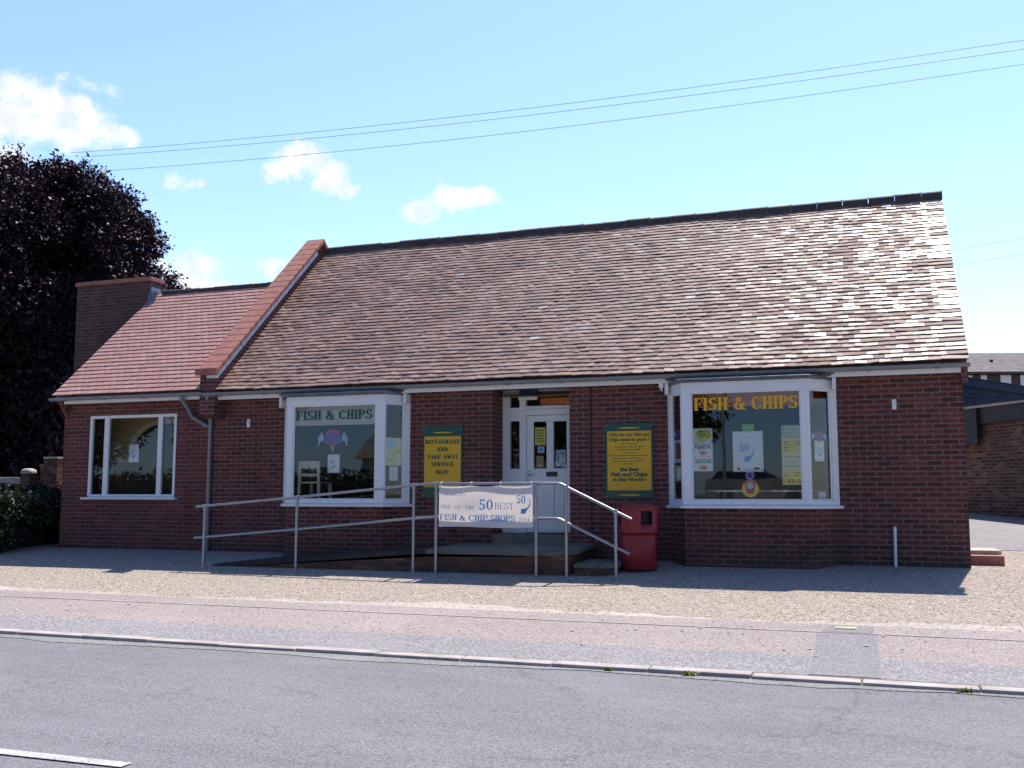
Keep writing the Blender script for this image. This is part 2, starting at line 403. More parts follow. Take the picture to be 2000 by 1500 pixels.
def tiles(name, cols, moss=.3, rough=(.35, .75), spec=.5, seedscale=1.2):
    t = NT(name); ob = t.coord()
    rnd = t.n('ShaderNodeNewGeometry').outputs['Random Per Island']
    big = t.noise(seedscale, 4, .6, ob)
    tone = t.math('ADD', t.math('ADD', t.math('MULTIPLY', rnd, .95), .03), t.math('MULTIPLY', t.math('SUBTRACT', big, .5), 1.25))
    c = t.ramp(tone, [(.02, cols[0]), (.25, cols[1]), (.5, cols[2]), (.75, cols[3]), (.96, cols[4])])
    fine = t.noise(26, 5, .7, ob)
    c = t.mix(t.rng(fine, .52, .75, 0, moss), c, (.055, .045, .04))
    c = t.mix(t.rng(t.noise(1.1, 6, .72, ob, .4), .50, .72, 0, moss * 1.3), c, (.10, .075, .068))
    c = t.mix(t.rng(t.noise(60, 3, .6, ob), .62, .74, 0, moss * .5), c, (.34, .32, .27))
    t.col(c)
    t.bump(fine, .25, .006)
    r2 = t.math('FRACT', t.math('MULTIPLY', rnd, 37.7))
    rr = t.rng(r2, 0, 1, rough[0], rough[1])
    return t.set(rr, 0, spec)
M = {}
M['brick'] = brick('red_brick', [(.078, .028, .028), (.14, .037, .034), (.172, .043, .038), (.21, .058, .046)], (.20, .155, .135), .65)
M['brick_new'] = brick('annexe_brick', [(.10, .031, .029), (.148, .038, .034), (.178, .045, .038), (.205, .055, .044)], (.19, .14, .125), 0, .010, .35)
M['brick_chimney'] = brick('chimney_brick', [(.075, .035, .032), (.11, .045, .04), (.14, .055, .047), (.16, .07, .06)], (.17, .13, .115), 0, .010, .35)
M['brick_ramp'] = brick('plinth_brick', [(.07, .035, .03), (.17, .05, .035), (.25, .075, .045), (.30, .15, .06)], (.12, .10, .09), .6)
M['brick_far'] = brick('garage_brick', [(.05, .03, .025), (.12, .055, .04), (.17, .08, .055), (.24, .15, .10)], (.2, .17, .14), 0)
M['tile_old'] = tiles('weathered_clay_tile', [(.155, .094, .080), (.212, .127, .104), (.25, .15, .121), (.282, .173, .141), (.325, .215, .18)], .34, (.46, .76), .32)
M['tile_new'] = tiles('new_clay_tile', [(.365, .19, .165), (.39, .205, .178), (.405, .218, .19), (.42, .23, .20), (.44, .25, .218)], .10, (.55, .8), .35)
M['coping'] = plain('red_coping', (.36, .135, .10), .75, var=.2, scale=6, bump=.2)
M['ridge'] = plain('dark_ridge_tile', (.075, .052, .05), .8, var=.35, scale=8, bump=.3)
M['white'] = plain('white_pvc', (.80, .80, .79), .32, spec=.5, var=.03, scale=3, bump=.01)
M['white_paint'] = plain('white_gloss_paint', (.76, .76, .75), .4, var=.05, scale=5, bump=.03)
M['grey_pvc'] = plain('grey_pvc', (.20, .21, .23), .38, var=.1, scale=5, bump=.02)
M['lead'] = plain('lead_sheet', (.16, .17, .20), .34, metal=.75, var=.25, scale=6, bump=.12)
M['flash'] = plain('bright_flashing', (.62, .62, .60), .42, metal=.3, var=.2, scale=6, bump=.1)
M['galv'] = plain('galvanised_steel', (.34, .35, .38), .36, metal=.8, var=.14, scale=22, bump=.06)
M['concrete'] = plain('concrete', (.15, .14, .115), .9, var=.25, scale=5, bump=.5)
M['slab'] = plain('pale_concrete', (.42, .38, .32), .9, var=.2, scale=6, bump=.4)
M['dark'] = plain('dark_void', (.012, .012, .014), .7, var=.2, bump=0)
M['red_bin'] = plain('red_plastic', (.25, .013, .022), .42, var=.15, scale=4, bump=.05)
M['felt'] = plain('roof_felt', (.03, .042, .065), .95, spec=.08, var=.3, scale=5, bump=.1)
M['black_paint'] = plain('black_timber', (.012, .014, .018), .6, var=.3, scale=5, bump=.1)
M['slate'] = plain('grey_roof', (.15, .13, .13), .9, spec=.15, var=.3, scale=3, bump=.3)
M['paper'] = plain('white_paper', (.78, .79, .80), .5, var=.03, scale=4, bump=0)
M['ink'] = plain('black_ink', (.03, .03, .035), .5, var=.1, bump=0)
M['green'] = plain('sign_green', (.012, .085, .055), .4, var=.08, bump=0)
M['sign_yellow'] = plain('sign_yellow', (.74, .41, .014), .45, var=.06, scale=4, bump=.01)
M['letter_green'] = plain('letter_green', (.008, .075, .05), .4, var=.08, bump=0)
M['letter_yellow'] = plain('letter_yellow', (.82, .44, .008), .4, var=.05, bump=0)
M['blue'] = plain('ink_blue', (.06, .33, .68), .5, var=.05, bump=0)
M['blue_pale'] = plain('ink_pale_blue', (.36, .50, .68), .5, var=.05, bump=0)
M['navy'] = plain('navy_plastic', (.03, .035, .14), .4, bump=0)
M['purple'] = plain('sticker_purple', (.13, .07, .44), .4, var=.08, bump=0)
M['sticker_red'] = plain('sticker_red', (.55, .05, .06), .4, var=.08, bump=0)
M['lime'] = plain('lime_card', (.52, .60, .06), .5, var=.05, bump=0)
M['orange'] = plain('orange_card', (.70, .25, .02), .5, var=.06, bump=0)
M['card_yellow'] = plain('yellow_card', (.78, .66, .12), .5, var=.05, bump=0)
M['card_cream'] = plain('cream_card', (.72, .70, .48), .5, var=.05, bump=0)
M['card_green'] = plain('pale_green_card', (.40, .52, .36), .5, var=.05, bump=0)
M['pink'] = plain('pink_print', (.60, .30, .32), .5, var=.1, bump=0)
M['sticker_green'] = plain('green_sticker', (.22, .52, .06), .5, var=.06, bump=0)
M['cloud_blue'] = plain('light_blue_print', (.46, .58, .74), .5, var=.1, bump=0)
M['beige'] = plain('beige_wall', (.58, .40, .25), .8, var=.05, scale=2, bump=.02)
M['cream_board'] = plain('cream_board', (.70, .60, .48), .6, var=.05, scale=3, bump=.01)
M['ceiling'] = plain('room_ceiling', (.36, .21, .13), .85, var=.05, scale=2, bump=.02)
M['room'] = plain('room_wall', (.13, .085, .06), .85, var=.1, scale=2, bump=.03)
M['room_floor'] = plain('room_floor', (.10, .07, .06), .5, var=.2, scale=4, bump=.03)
M['counter'] = plain('counter_wood', (.30, .085, .035), .4, var=.25, scale=6, bump=.05)
M['orange_panel'] = plain('orange_panel', (.85, .22, .05), .45, var=.1, scale=4, bump=0)
M['steel'] = plain('stainless_steel', (.5, .5, .52), .25, metal=.9, var=.1, scale=5, bump=.02)
M['timber'] = plain('dark_timber', (.06, .04, .03), .6, var=.3, scale=6, bump=.1)
M['cream_paint'] = plain('cream_paint', (.66, .60, .48), .5, var=.06, scale=5, bump=.02)
M['cable'] = plain('cable_sheath', (.20, .24, .31), .6, var=.1, bump=0)
M['bark'] = plain('bark', (.05, .04, .035), .9, var=.4, scale=6, bump=.6)
M['render'] = plain('white_render', (.62, .60, .56), .85, var=.08, scale=3, bump=.1)
M['car'] = plain('silver_paint', (.38, .37, .36), .25, metal=.6, var=.03, bump=0)
M['rubber'] = plain('rubber', (.02, .02, .02), .8, var=.2, bump=.05)
M['tail'] = plain('tail_light_red', (.45, .01, .015), .25, var=.1, bump=0)
def glass(name, tint=(.975, .985, .98), boost=1.75):
    t = NT(name); t.N.remove(t.b)
    tr = t.n('ShaderNodeBsdfTransparent', {'Color': (*tint, 1)}); gl = t.n('ShaderNodeBsdfGlossy', {'Color': (.95, .97, 1, 1), 'Roughness': .0})
    bp = t.n('ShaderNodeBump', {'Strength': .012, 'Distance': .05}); t.L.new(t.noise(1.7, 2), bp.inputs['Height']); t.L.new(bp.outputs[0], gl.inputs['Normal'])
    fr = t.n('ShaderNodeFresnel', {'IOR': 1.5})
    f = t.math('MULTIPLY', fr.outputs[0], boost, True)
    mx = t.n('ShaderNodeMixShader', {0: f}); t.L.new(tr.outputs[0], mx.inputs[1]); t.L.new(gl.outputs[0], mx.inputs[2])
    t.L.new(mx.outputs[0], t.out.inputs[0]); return t.m
M['glass'] = glass('window_glass')
M['car_glass'] = plain('car_glass', (.012, .014, .016), .05, var=.1, bump=0)
def leaf(name, cols, transl=.25, rough=.35, spec=.5):
    t = NT(name)
    rnd = t.n('ShaderNodeNewGeometry').outputs['Random Per Island']
    cl = t.noise(.9, 3)
    c = t.ramp(t.math('ADD', rnd, t.math('MULTIPLY', t.math('SUBTRACT', cl, .5), .9)), [(.1, cols[0]), (.5, cols[1]), (.92, cols[2])])
    t.col(c); t.set(rough, 0, spec)
    tr = t.n('ShaderNodeBsdfTranslucent'); t.L.new(c, tr.inputs[0])
    mx = t.n('ShaderNodeMixShader', {0: transl}); t.L.new(t.b.outputs[0], mx.inputs[1]); t.L.new(tr.outputs[0], mx.inputs[2]); t.L.new(mx.outputs[0], t.out.inputs[0])
    return t.m
M['leaf_copper'] = leaf('copper_leaf', [(.008, .0035, .008), (.019, .007, .015), (.046, .017, .030)], .16, .5, .25)
M['leaf_hedge'] = leaf('hedge_leaf', [(.008, .014, .007), (.018, .030, .011), (.045, .07, .022)], .25, .6)
M['leaf_green'] = leaf('green_leaf', [(.03, .05, .015), (.05, .085, .025), (.09, .13, .04)], .3, .5)
M['leaf_weed'] = leaf('weed_leaf', [(.10, .13, .02), (.18, .2, .04), (.28, .27, .06)], .3, .5)
def banner_cloth():
    t = NT('banner_vinyl'); c = t.ramp(t.noise(4, 3), [(.3, (.82, .80, .82)), (.7, (.87, .85, .86))]); t.col(c); t.set(.45)
    tr = t.n('ShaderNodeBsdfTranslucent', {0: (.88, .78, .68, 1)})
    mx = t.n('ShaderNodeMixShader', {0: .36}); t.L.new(t.b.outputs[0], mx.inputs[1]); t.L.new(tr.outputs[0], mx.inputs[2]); t.L.new(mx.outputs[0], t.out.inputs[0]); return t.m
M['banner'] = banner_cloth()
def gravel():
    t = NT('gravel'); ob = t.coord()
    vo = t.n('ShaderNodeTexVoronoi', {'Scale': 42.0, 'Randomness': 1}); t.L.new(ob, vo.inputs['Vector'])
    sp = t.n('ShaderNodeSeparateColor', {0: vo.outputs['Color']})
    c = t.ramp(sp.outputs[0], [(.05, (.25, .20, .165)), (.35, (.46, .38, .31)), (.65, (.58, .485, .40)), (.95, (.71, .62, .535))])
    big = t.noise(.55, 5, .6, ob)
    c = t.mix(t.rng(big, .35, .7, 0, .55), c, t.ramp(sp.outputs[1], [(.1, (.38, .32, .275)), (.9, (.58, .51, .45))]))
    fine = t.noise(130, 3, .6, ob)
    c = t.mix(t.rng(fine, .3, .7, .35, 0), c, (.12, .10, .085))
    # fallen dark patches (scuffed damp earth) with their own outline
    c = t.mix(t.rng(t.noise(1.9, 6, .7, ob, .8), .64, .74, 0, .35), c, (.12, .10, .085))
    t.col(c)
    h = t.math('ADD', t.math('MULTIPLY', vo.outputs['Distance'], -1.5), t.math('MULTIPLY', t.noise(9, 4, .6, ob), 1.2))
    t.bump(h, 1.0, .022)
    return t.set(.95, 0, .2)
M['gravel'] = gravel()
def tarmac(name, base, chip, chipamt, scale=70, stain=.25, bumpd=.008, chip_lo=.80, chip2=None, cracks=False):
    t = NT(name); ob = t.coord()
    vo = t.n('ShaderNodeTexVoronoi', {'Scale': scale}); t.L.new(ob, vo.inputs['Vector'])
    sp = t.n('ShaderNodeSeparateColor', {0: vo.outputs['Color']})
    c = t.ramp(sp.outputs[0], [(.05, tuple(x * .62 for x in base)), (.5, base), (.95, tuple(x * 1.32 for x in base))])
    c = t.mix(t.math('MULTIPLY', t.math('GREATER_THAN', sp.outputs[1], chip_lo), chipamt), c, chip)
    if chip2: c = t.mix(t.math('MULTIPLY', t.math('GREATER_THAN', sp.outputs[2], .78), .6), c, chip2)
    sc = t.n('ShaderNodeMapping', {'Scale': (.35, 1.6, 1)}); t.L.new(ob, sc.inputs[0])
    big = t.noise(.9, 6, .62, sc.outputs[0], .3)
    c = t.mix(t.rng(big, .36, .66, 0, stain), c, tuple(x * .55 for x in base))
    c = t.mix(t.rng(t.noise(.5, 5, .6, ob), .5, .72, 0, stain), c, tuple(min(1, x * 1.5) for x in base))
    t.col(c)
    if cracks:
        wv = t.n('ShaderNodeVectorMath', {0: ob, 1: t.n('ShaderNodeVectorMath', {0: t.noise(1.1, 6, .7, ob, out='Color'), 'Scale': 1.2}, operation='SCALE').outputs[0]}, operation='ADD').outputs[0]
        ve = t.n('ShaderNodeTexVoronoi', {'Scale': .33}, feature='DISTANCE_TO_EDGE'); t.L.new(wv, ve.inputs['Vector'])
        line = t.math('MULTIPLY', t.rng(ve.outputs['Distance'], 0, .008, 1, 0), t.rng(t.noise(.7, 3, .5, ob), .42, .55, 0, .55), True)
        c = t.mix(line, c, tuple(x * .35 for x in base)); t.col(c)
        st = t.n('ShaderNodeMapping', {'Scale': (.02, 1.1, 1)}); t.L.new(ob, st.inputs[0])
        c = t.mix(t.rng(t.noise(2.0, 4, .6, st.outputs[0]), .38, .66, 0, .30), c, tuple(x * 1.35 for x in base)); t.col(c)
        c = t.mix(t.rng(t.noise(1.3, 5, .7, ob, .5), .68, .76, 0, .4), c, tuple(x * .5 for x in base)); t.col(c)
    t.bump(t.math('ADD', vo.outputs['Distance'], t.math('MULTIPLY', t.noise(25, 4, .6, ob), 1.1)), .8, bumpd)
    return t.set(.88, 0, .3)
M['road'] = tarmac('road_asphalt', (.165, .162, .175), (.28, .275, .285), .5, 75, .34, .008, .8, None, True)
M['pave_pink'] = tarmac('red_chipped_asphalt', (.275, .235, .225), (.48, .43, .41), .55, 62, .2, .006, .88, (.34, .25, .23))
M['pave_grey'] = tarmac('grey_pavement_asphalt', (.24, .225, .235), (.46, .44, .44), .5, 55, .22, .008, .86)
M['pave_patch'] = tarmac('dark_asphalt_patch', (.21, .20, .212), (.34, .33, .33), .4, 75, .2, .005)
M['dust'] = tarmac('chalky_dust', (.40, .345, .31), (.52, .47, .43), .4, 45, .35, .008)
M['kerbstone'] = plain('kerb_concrete', (.36, .315, .30), .9, var=.25, scale=3.5, bump=.5)
M['gutter_grit'] = tarmac('gutter_grit', (.21, .205, .205), (.34, .33, .32), .5, 60, .35)
def worn_line():
    t = NT('road_paint'); ob = t.coord()
    w = t.math('ADD', t.noise(38, 5, .75, ob), t.math('MULTIPLY', t.math('SUBTRACT', t.noise(2.5, 3, .6, ob), .5), .5))
    t.col(t.mix(t.rng(w, .50, .66, 0, .85), (.46, .46, .45), (.18, .18, .19))); t.bump(t.noise(45, 4), .6, .006); return t.set(.8, 0, .3)
M['line'] = worn_line()
M['grass'] = plain('rough_grass', (.07, .10, .03), .95, var=.4, scale=3, bump=.8)
# ------------------------------------------------------------------ ground, pavement, road
def gz(y):
    if y >= 40: return 2.28
    if y >= 0: return .057 * y
    if y >= -2.3: return .11 * y
    return -.253 + .075 * (y + 2.3)
rnd = random.Random(3)
def struct(name, mb, mat):
    o = mb.build(name, mat); o['kind'] = 'structure'; return o
mb = MB()
ys = [700, 40, 25, 12, 8, 5, 3, 1.5, .7, 0, -.7, -1.4, -2.3, -3, -3.6, -4.05]
for a, b in zip(ys, ys[1:]):
    mb.poly([(-350, b, gz(b)), (350, b, gz(b)), (350, a, gz(a)), (-350, a, gz(a))])
struct('ground', mb, M['gravel'])
# trampled chalky fringe where the gravel meets the pavement
mb = MB(); pts = []
x = -60
while x < 60:
    pts.append((x, -3.76 + .12 * math.sin(x * .9) + .07 * math.sin(x * 2.3 + 1) + rnd.uniform(-.09, .09))); x += .16
for (xa, ya), (xb, yb) in zip(pts, pts[1:]):
    mb.poly([(xa, -4.0, gz(-4.0) + .004), (xb, -4.0, gz(-4.0) + .004), (xb, yb, gz(yb) + .004), (xa, ya, gz(ya) + .004)])
struct('gravel_edge', mb, M['dust'])
def strip(name, y0, y1, mat, dz, x0=-120, x1=120, n=2):
    mb = MB()
    for i in range(n):
        a = y0 + (y1 - y0) * i / n; b = y0 + (y1 - y0) * (i + 1) / n
        mb.poly([(x0, a, gz(a) + dz), (x1, a, gz(a) + dz), (x1, b, gz(b) + dz), (x0, b, gz(b) + dz)])
    return struct(name, mb, mat)
strip('pavement', -5.5, -3.97, M['pave_pink'], .008)
strip('pavement_kerbside', -6.24, -5.5, M['pave_grey'], .008)
mb = MB(); mb.box(-120, 120, -4.43, -4.39, gz(-4.41) - .05, gz(-4.41) + .0135); struct('pavement_edging', mb, M['kerbstone'])
mb = MB()
mb.poly([(-.62, -6.23, gz(-6.23) + .013), (-.02, -6.23, gz(-6.23) + .013), (-.05, -4.45, gz(-4.45) + .013), (-.62, -4.45, gz(-4.45) + .013)])
mb.poly([(-.60, -4.38, gz(-4.38) + .013), (-.10, -4.38, gz(-4.38) + .013), (-.08, -4.05, gz(-4.05) + .013), (-.52, -4.05, gz(-4.05) + .013)])
struct('pavement_patch', mb, M['pave_patch'])
mb = MB(); x = -40.3
while x < 40:
    L = .912; dz = rnd.uniform(-.006, .006); dy = rnd.uniform(-.006, .006)
    mb.box(x, x + L - .012, -6.425 + dy, -6.245 + dy, -.80, -.538 + dz); x += L
k = mb.build('kerb', M['kerbstone'], bevel=.012); k['kind'] = 'structure'
mb = MB()
for a, b, za, zb in ((-13.6, -10, -.595, -.555), (-10, -6.38, -.555, -.576)):
    for i in range(4):
        p = a + (b - a) * i / 4; q = a + (b - a) * (i + 1) / 4
        f = lambda y: za + (zb - za) * (y - a) / (b - a)
        mb.poly([(-250, p, f(p)), (250, p, f(p)), (250, q, f(q)), (-250, q, f(q))])
struct('road', mb, M['road'])
mb = MB(); x = -40; prev = None
while x < 40:
    y = -6.62 + .07 * math.sin(x * 1.7) + .05 * math.sin(x * .53 + 2) + rnd.uniform(-.04, .04)
    if prev: mb.poly([(prev[0], prev[1], -.5695), (x, y, -.5695), (x, -6.39, -.571), (prev[0], -6.39, -.571)])
    prev = (x, y); x += .25
struct('road_grit', mb, M['gutter_grit'])
mb = MB()
for i in range(-6, 7):
    xe = -4.2 + i * 6.0
    mb.poly([(xe - 4.0, -10.66, -.553), (xe, -10.64, -.553), (xe, -10.54, -.553), (xe - 4.0, -10.56, -.553)])
struct('road_marking', mb, M['line'])
mb = MB(); mb.box(-200, 200, -13.75, -13.6, -.9, -.55); struct('kerb_opposite', mb, M['kerbstone'])
mb = MB()
mb.poly([(-200, -17.2, -.53), (200, -17.2, -.53), (200, -13.75, -.55), (-200, -13.75, -.55)]); struct('pavement_opposite', mb, M['pave_grey'])
mb = MB()
mb.poly([(-350, -24, .5), (350, -24, .5), (350, -17.2, -.53), (-350, -17.2, -.53)])
mb.poly([(-350, -400, .6), (350, -400, .6), (350, -24, .5), (-350, -24, .5)])
struct('grass_bank', mb, M['grass'])
# paler concrete driveway behind the shop's right end
mb = MB(); mb.poly([(1.35, 2.3, gz(2.3) + .006), (14, 2.6, gz(2.6) + .006), (16, 9.6, gz(9.6) + .006), (1.35, 9.6, gz(9.6) + .006)]); struct('driveway', mb, M['pave_grey'])

# ------------------------------------------------------------------ shop
def wall_face(mb, x0, x1, z0, z1, holes, y=0, depth=.3):
    xs = sorted({x0, x1, *[h[0] for h in holes], *[h[1] for h in holes]}); zs = sorted({z0, z1, *[h[2] for h in holes], *[h[3] for h in holes]})
    for a, b in zip(xs, xs[1:]):
        for c, d in zip(zs, zs[1:]):
            if any(h[0] <= a and b <= h[1] and h[2] <= c and d <= h[3] for h in holes): continue
            mb.poly([(a, y, c), (b, y, c), (b, y, d), (a, y, d)])
    for a, b, c, d in holes:
        e = y + depth
        mb.poly([(a, y, c), (a, y, d), (a, e, d), (a, e, c)]); mb.poly([(b, y, c), (b, e, c), (b, e, d), (b, y, d)])
        mb.poly([(a, y, c), (a, e, c), (b, e, c), (b, y, c)]); mb.poly([(a, y, d), (b, y, d), (b, e, d), (a, e, d)])
def tile_roof(mb, x0, x1, ey, ez, ry, rz, n, tw, jit, rs, pale=0, verge=False, sag=.0, gapw=.0015):
    S = math.hypot(ry - ey, rz - ez); vy, vz = (ry - ey) / S, (rz - ez) / S; ny, nz = -vz, vy
    g = S / n; L = g * 2.25; th = .017
    ncol = int((x1 - x0) / tw)
    for i in range(n):
        off = (i % 2) * .5 * tw
        xs = [x0]; x = x0 + (tw if i % 2 == 0 else tw * .5) * 1.0
        while x < x1 - tw * .9: xs.append(x); x += tw
        if verge and i % 2 == 0 and len(xs) > 2: xs.pop()
        xs.append(x1)
        for j, (a, b) in enumerate(zip(xs, xs[1:])):
            last = j == len(xs) - 2
            j1 = rs.gauss(0, jit * .4); j2 = rs.gauss(0, jit * .4); jv = rs.gauss(0, jit * .7); rot = rs.gauss(0, jit * .5)
            if rs.random() < .012 and jit > .003: jv += rs.uniform(-.02, .008); rot += rs.uniform(-.02, .02)
            und = sag * (math.sin(a * .8 + i * .11) * .5 + math.sin(a * 2.1 - i * .23) * .5)
            v0 = i * g - .025 + jv + und * .5; v1 = v0 + L
            if v1 > S - .01: v1 = S - .01
            xa, xb = a + gapw, b - gapw
            lo, hi = .036 + und, .004 + und
            vs = []
            for nn in (0, th):
                for (xx, vv, nb) in ((xa, v0 - rot, lo + j1), (xb, v0 + rot, lo + j2), (xb, v1, hi), (xa, v1, hi)):
                    q = nb + nn
                    vs.append((xx, ey + vy * vv + ny * q, ez + vz * vv + nz * q))
            mi = 0
            if pale:  # painted sun glints: paler tiles, denser at the verge and far end
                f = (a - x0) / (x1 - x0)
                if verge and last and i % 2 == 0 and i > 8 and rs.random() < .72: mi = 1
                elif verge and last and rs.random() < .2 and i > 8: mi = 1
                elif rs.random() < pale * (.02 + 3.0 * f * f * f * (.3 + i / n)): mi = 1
            mb.hexa(vs, mi)
def ridge_run(mb, x0, x1, y, z, r, seg, rs, rise=.6):
    x = x0
    while x < x1 - .05:
        e = min(x + seg - .012, x1); dz = rs.uniform(-.008, .008)
        prof = [(y + r * math.cos(math.pi * k / 8), z + dz + r * rise * math.sin(math.pi * k / 8)) for k in range(9)]
        prof = [(y - r, z + dz - .10)] + prof[::-1] + [(y + r, z + dz - .10)]
        mb.prism_x(prof[::-1], x, e)
        if rs.random() < .9: mb.box(e - .018, e + .01, y - .02, y + .02, z + dz + r * rise - .01, z + dz + r * rise + .008)
        x += seg
def gutter_run(mb, x0, x1, y, z, r=.058):
    prof = [(y + r * math.cos(math.pi + math.pi * k / 8), z + r * math.sin(math.pi + math.pi * k / 8)) for k in range(9)]
    ins = [(y + (r - .007) * math.cos(math.pi + math.pi * k / 8), z + (r - .007) * math.sin(math.pi + math.pi * k / 8)) for k in range(9)][::-1]
    P = prof + ins; n = len(P)
    mb.mesh([(x0, a, b) for a, b in P] + [(x1, a, b) for a, b in P], [(i, n + i, n + (i + 1) % n, (i + 1) % n) for i in range(n)])
    mb.poly([(x0, a, b) for a, b in prof]); mb.poly([(x1, a, b) for a, b in prof][::-1])
    x = x0 + .35
    while x < x1:
        mb.box(x - .014, x + .014, y - r - .006, y - r + .004, z - .02, z + .012)
        mb.box(x - .03, x + .03, y - .04, y + .04, z - r - .006, z - r + .004); x += .92
EX0, EX1 = -11.22, 1.28
EY, EZ, RY, RZ = -.25, 2.885, 3.57, 6.30
shop = empty('fish_and_chip_shop', (-5, 0, 0), 'long red brick chip shop with weathered tile roof and two white bay windows', 'shop')
BAYS = [(-9.92, -9.61, -7.725, -7.44), (-3.025, -2.735, -.893, -.512)]     # wall edge, front corner, front corner, wall edge
BP = .42
mb = MB()
holes = [(-9.72, -7.62, .86, 2.70), (-5.95, -4.62, -.3, 2.76), (-2.85, -.70, .86, 2.70)]
wall_face(mb, -11.53, 1.20, -.4, 2.86, holes)
mb.poly([(1.2, 0, -.4), (1.2, 7.14, -.4), (1.2, 7.14, 2.86), (1.2, 3.57, 6.14), (1.2, 0, 2.86)])
mb.poly([(1.2, 7.14, -.4), (-11.5, 7.14, -.4), (-11.5, 7.14, 2.86), (1.2, 7.14, 2.86)])
mb.box(1.172, 1.262, -.20, -.002, 2.60, 2.845)                                 # corbelled eaves corner
for s in (-1, 1):                                                             # returns of the entrance recess
    xx = -5.95 if s < 0 else -4.62
    mb.poly([(xx, .3, -.3), (xx, .5, -.3), (xx, .5, 2.86), (xx, .3, 2.86)][::s])
mb.build('wall', M['brick'], shop)
for a, b, c, d in BAYS:
    mb = MB(); mb.prism([(a + .02, .0), (b + .02, -BP + .02), (c - .02, -BP + .02), (d - .02, 0)], -.35, .825); mb.build('bay_plinth', M['brick'], shop)
mb = MB(); mb.box(-4.275, -4.245, -.006, 0.01, -.05, 2.80); mb.build('movement_joint', M['dark'], shop)
pale = tiles('pale_glint_tile', [(.36, .31, .27), (.43, .38, .33), (.48, .44, .39), (.54, .50, .45), (.62, .59, .54)], .15, (.24, .40), .6)  # light colour stands in for the sun glinting off single tiles
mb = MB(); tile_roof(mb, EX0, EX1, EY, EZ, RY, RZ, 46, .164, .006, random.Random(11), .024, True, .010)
mb.poly([(EX0 - .2, EY + .02, EZ - .03), (EX1 - .03, EY + .02, EZ - .03), (EX1 - .03, RY, RZ - .02), (EX0 - .2, RY, RZ - .02)])
mb.poly([(EX0 - .2, RY, RZ - .02), (EX1 - .03, RY, RZ - .02), (EX1 - .03, 7.4, 2.86), (EX0 - .2, 7.4, 2.86)])
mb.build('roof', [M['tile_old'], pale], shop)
mb = MB(); ridge_run(mb, EX0 + .02, EX1 + .005, RY, RZ + .045, .12, .45, random.Random(5)); mb.build('ridge', M['ridge'], shop)
mb = MB(); mb.box(-11.22, 1.17, -.215, -.19, 2.725, 2.86); mb.box(-11.22, 1.17, -.19, 0.0, 2.752, 2.77); mb.build('fascia', M['white'], shop, .003)
mb = MB(); gutter_run(mb, -11.45, 1.285, -.29, 2.845); mb.build('gutter', M['grey_pvc'], shop)
# parapet between the two roofs
def para(y): return 3.30 + (y + .31) * .898
mb = MB()
mb.prism_x([(-.30, 2.70), (-.30, para(-.31) - .10), (3.30, para(3.30) - .10), (6.9, para(-.31) - .10), (6.9, 2.4), (0, 2.4), (0, 2.70)][::-1], -11.53, -11.20)
mb.prism_x([(-.30, 2.44), (-.30, 2.70), (0, 2.70), (0, 2.38)][::-1], -11.53, -11.20)
par = mb.build('parapet', M['brick'], shop)
mb = MB()
n = 22
for i in range(n):
    a = -.31 + 3.63 * i / n; b = -.31 + 3.63 * (i + 1) / n - .012
    mb.hexa([(-11.57, a, para(a) - .1), (-11.14, a, para(a) - .1), (-11.14, b, para(b) - .1), (-11.57, b, para(b) - .1), (-11.57, a, para(a)), (-11.14, a, para(a)), (-11.14, b, para(b)), (-11.57, b, para(b))])
mb.hexa([(-11.57, 3.32, 6.46), (-11.14, 3.32, 6.46), (-11.14, 6.9, 3.24), (-11.57, 6.9, 3.24), (-11.57, 3.32, 6.56), (-11.14, 3.32, 6.56), (-11.14, 6.9, 3.34), (-11.57, 6.9, 3.34)])
mb.box(-11.58, -11.13, -.40, -.312, 3.17, 3.29)
mb.build('coping', M['coping'], par, .008)
mb = MB()
for i in range(9):                                                             # stepped bright flashing strips along the roof side
    a = -.28 + 3.4 * i / 9; b = a + 3.4 / 9 - .01
    z = lambda y: para(y) - .135
    mb.hexa([(-11.198, a, z(a) - .075), (-11.165, a, z(a) - .075), (-11.165, b, z(b) - .075), (-11.198, b, z(b) - .075), (-11.198, a, z(a)), (-11.185, a, z(a)), (-11.185, b, z(b)), (-11.198, b, z(b))])
mb.box(-11.36, -11.13, -.345, -.308, 3.11, 3.165)
mb.build('flashing', M['flash'], par)
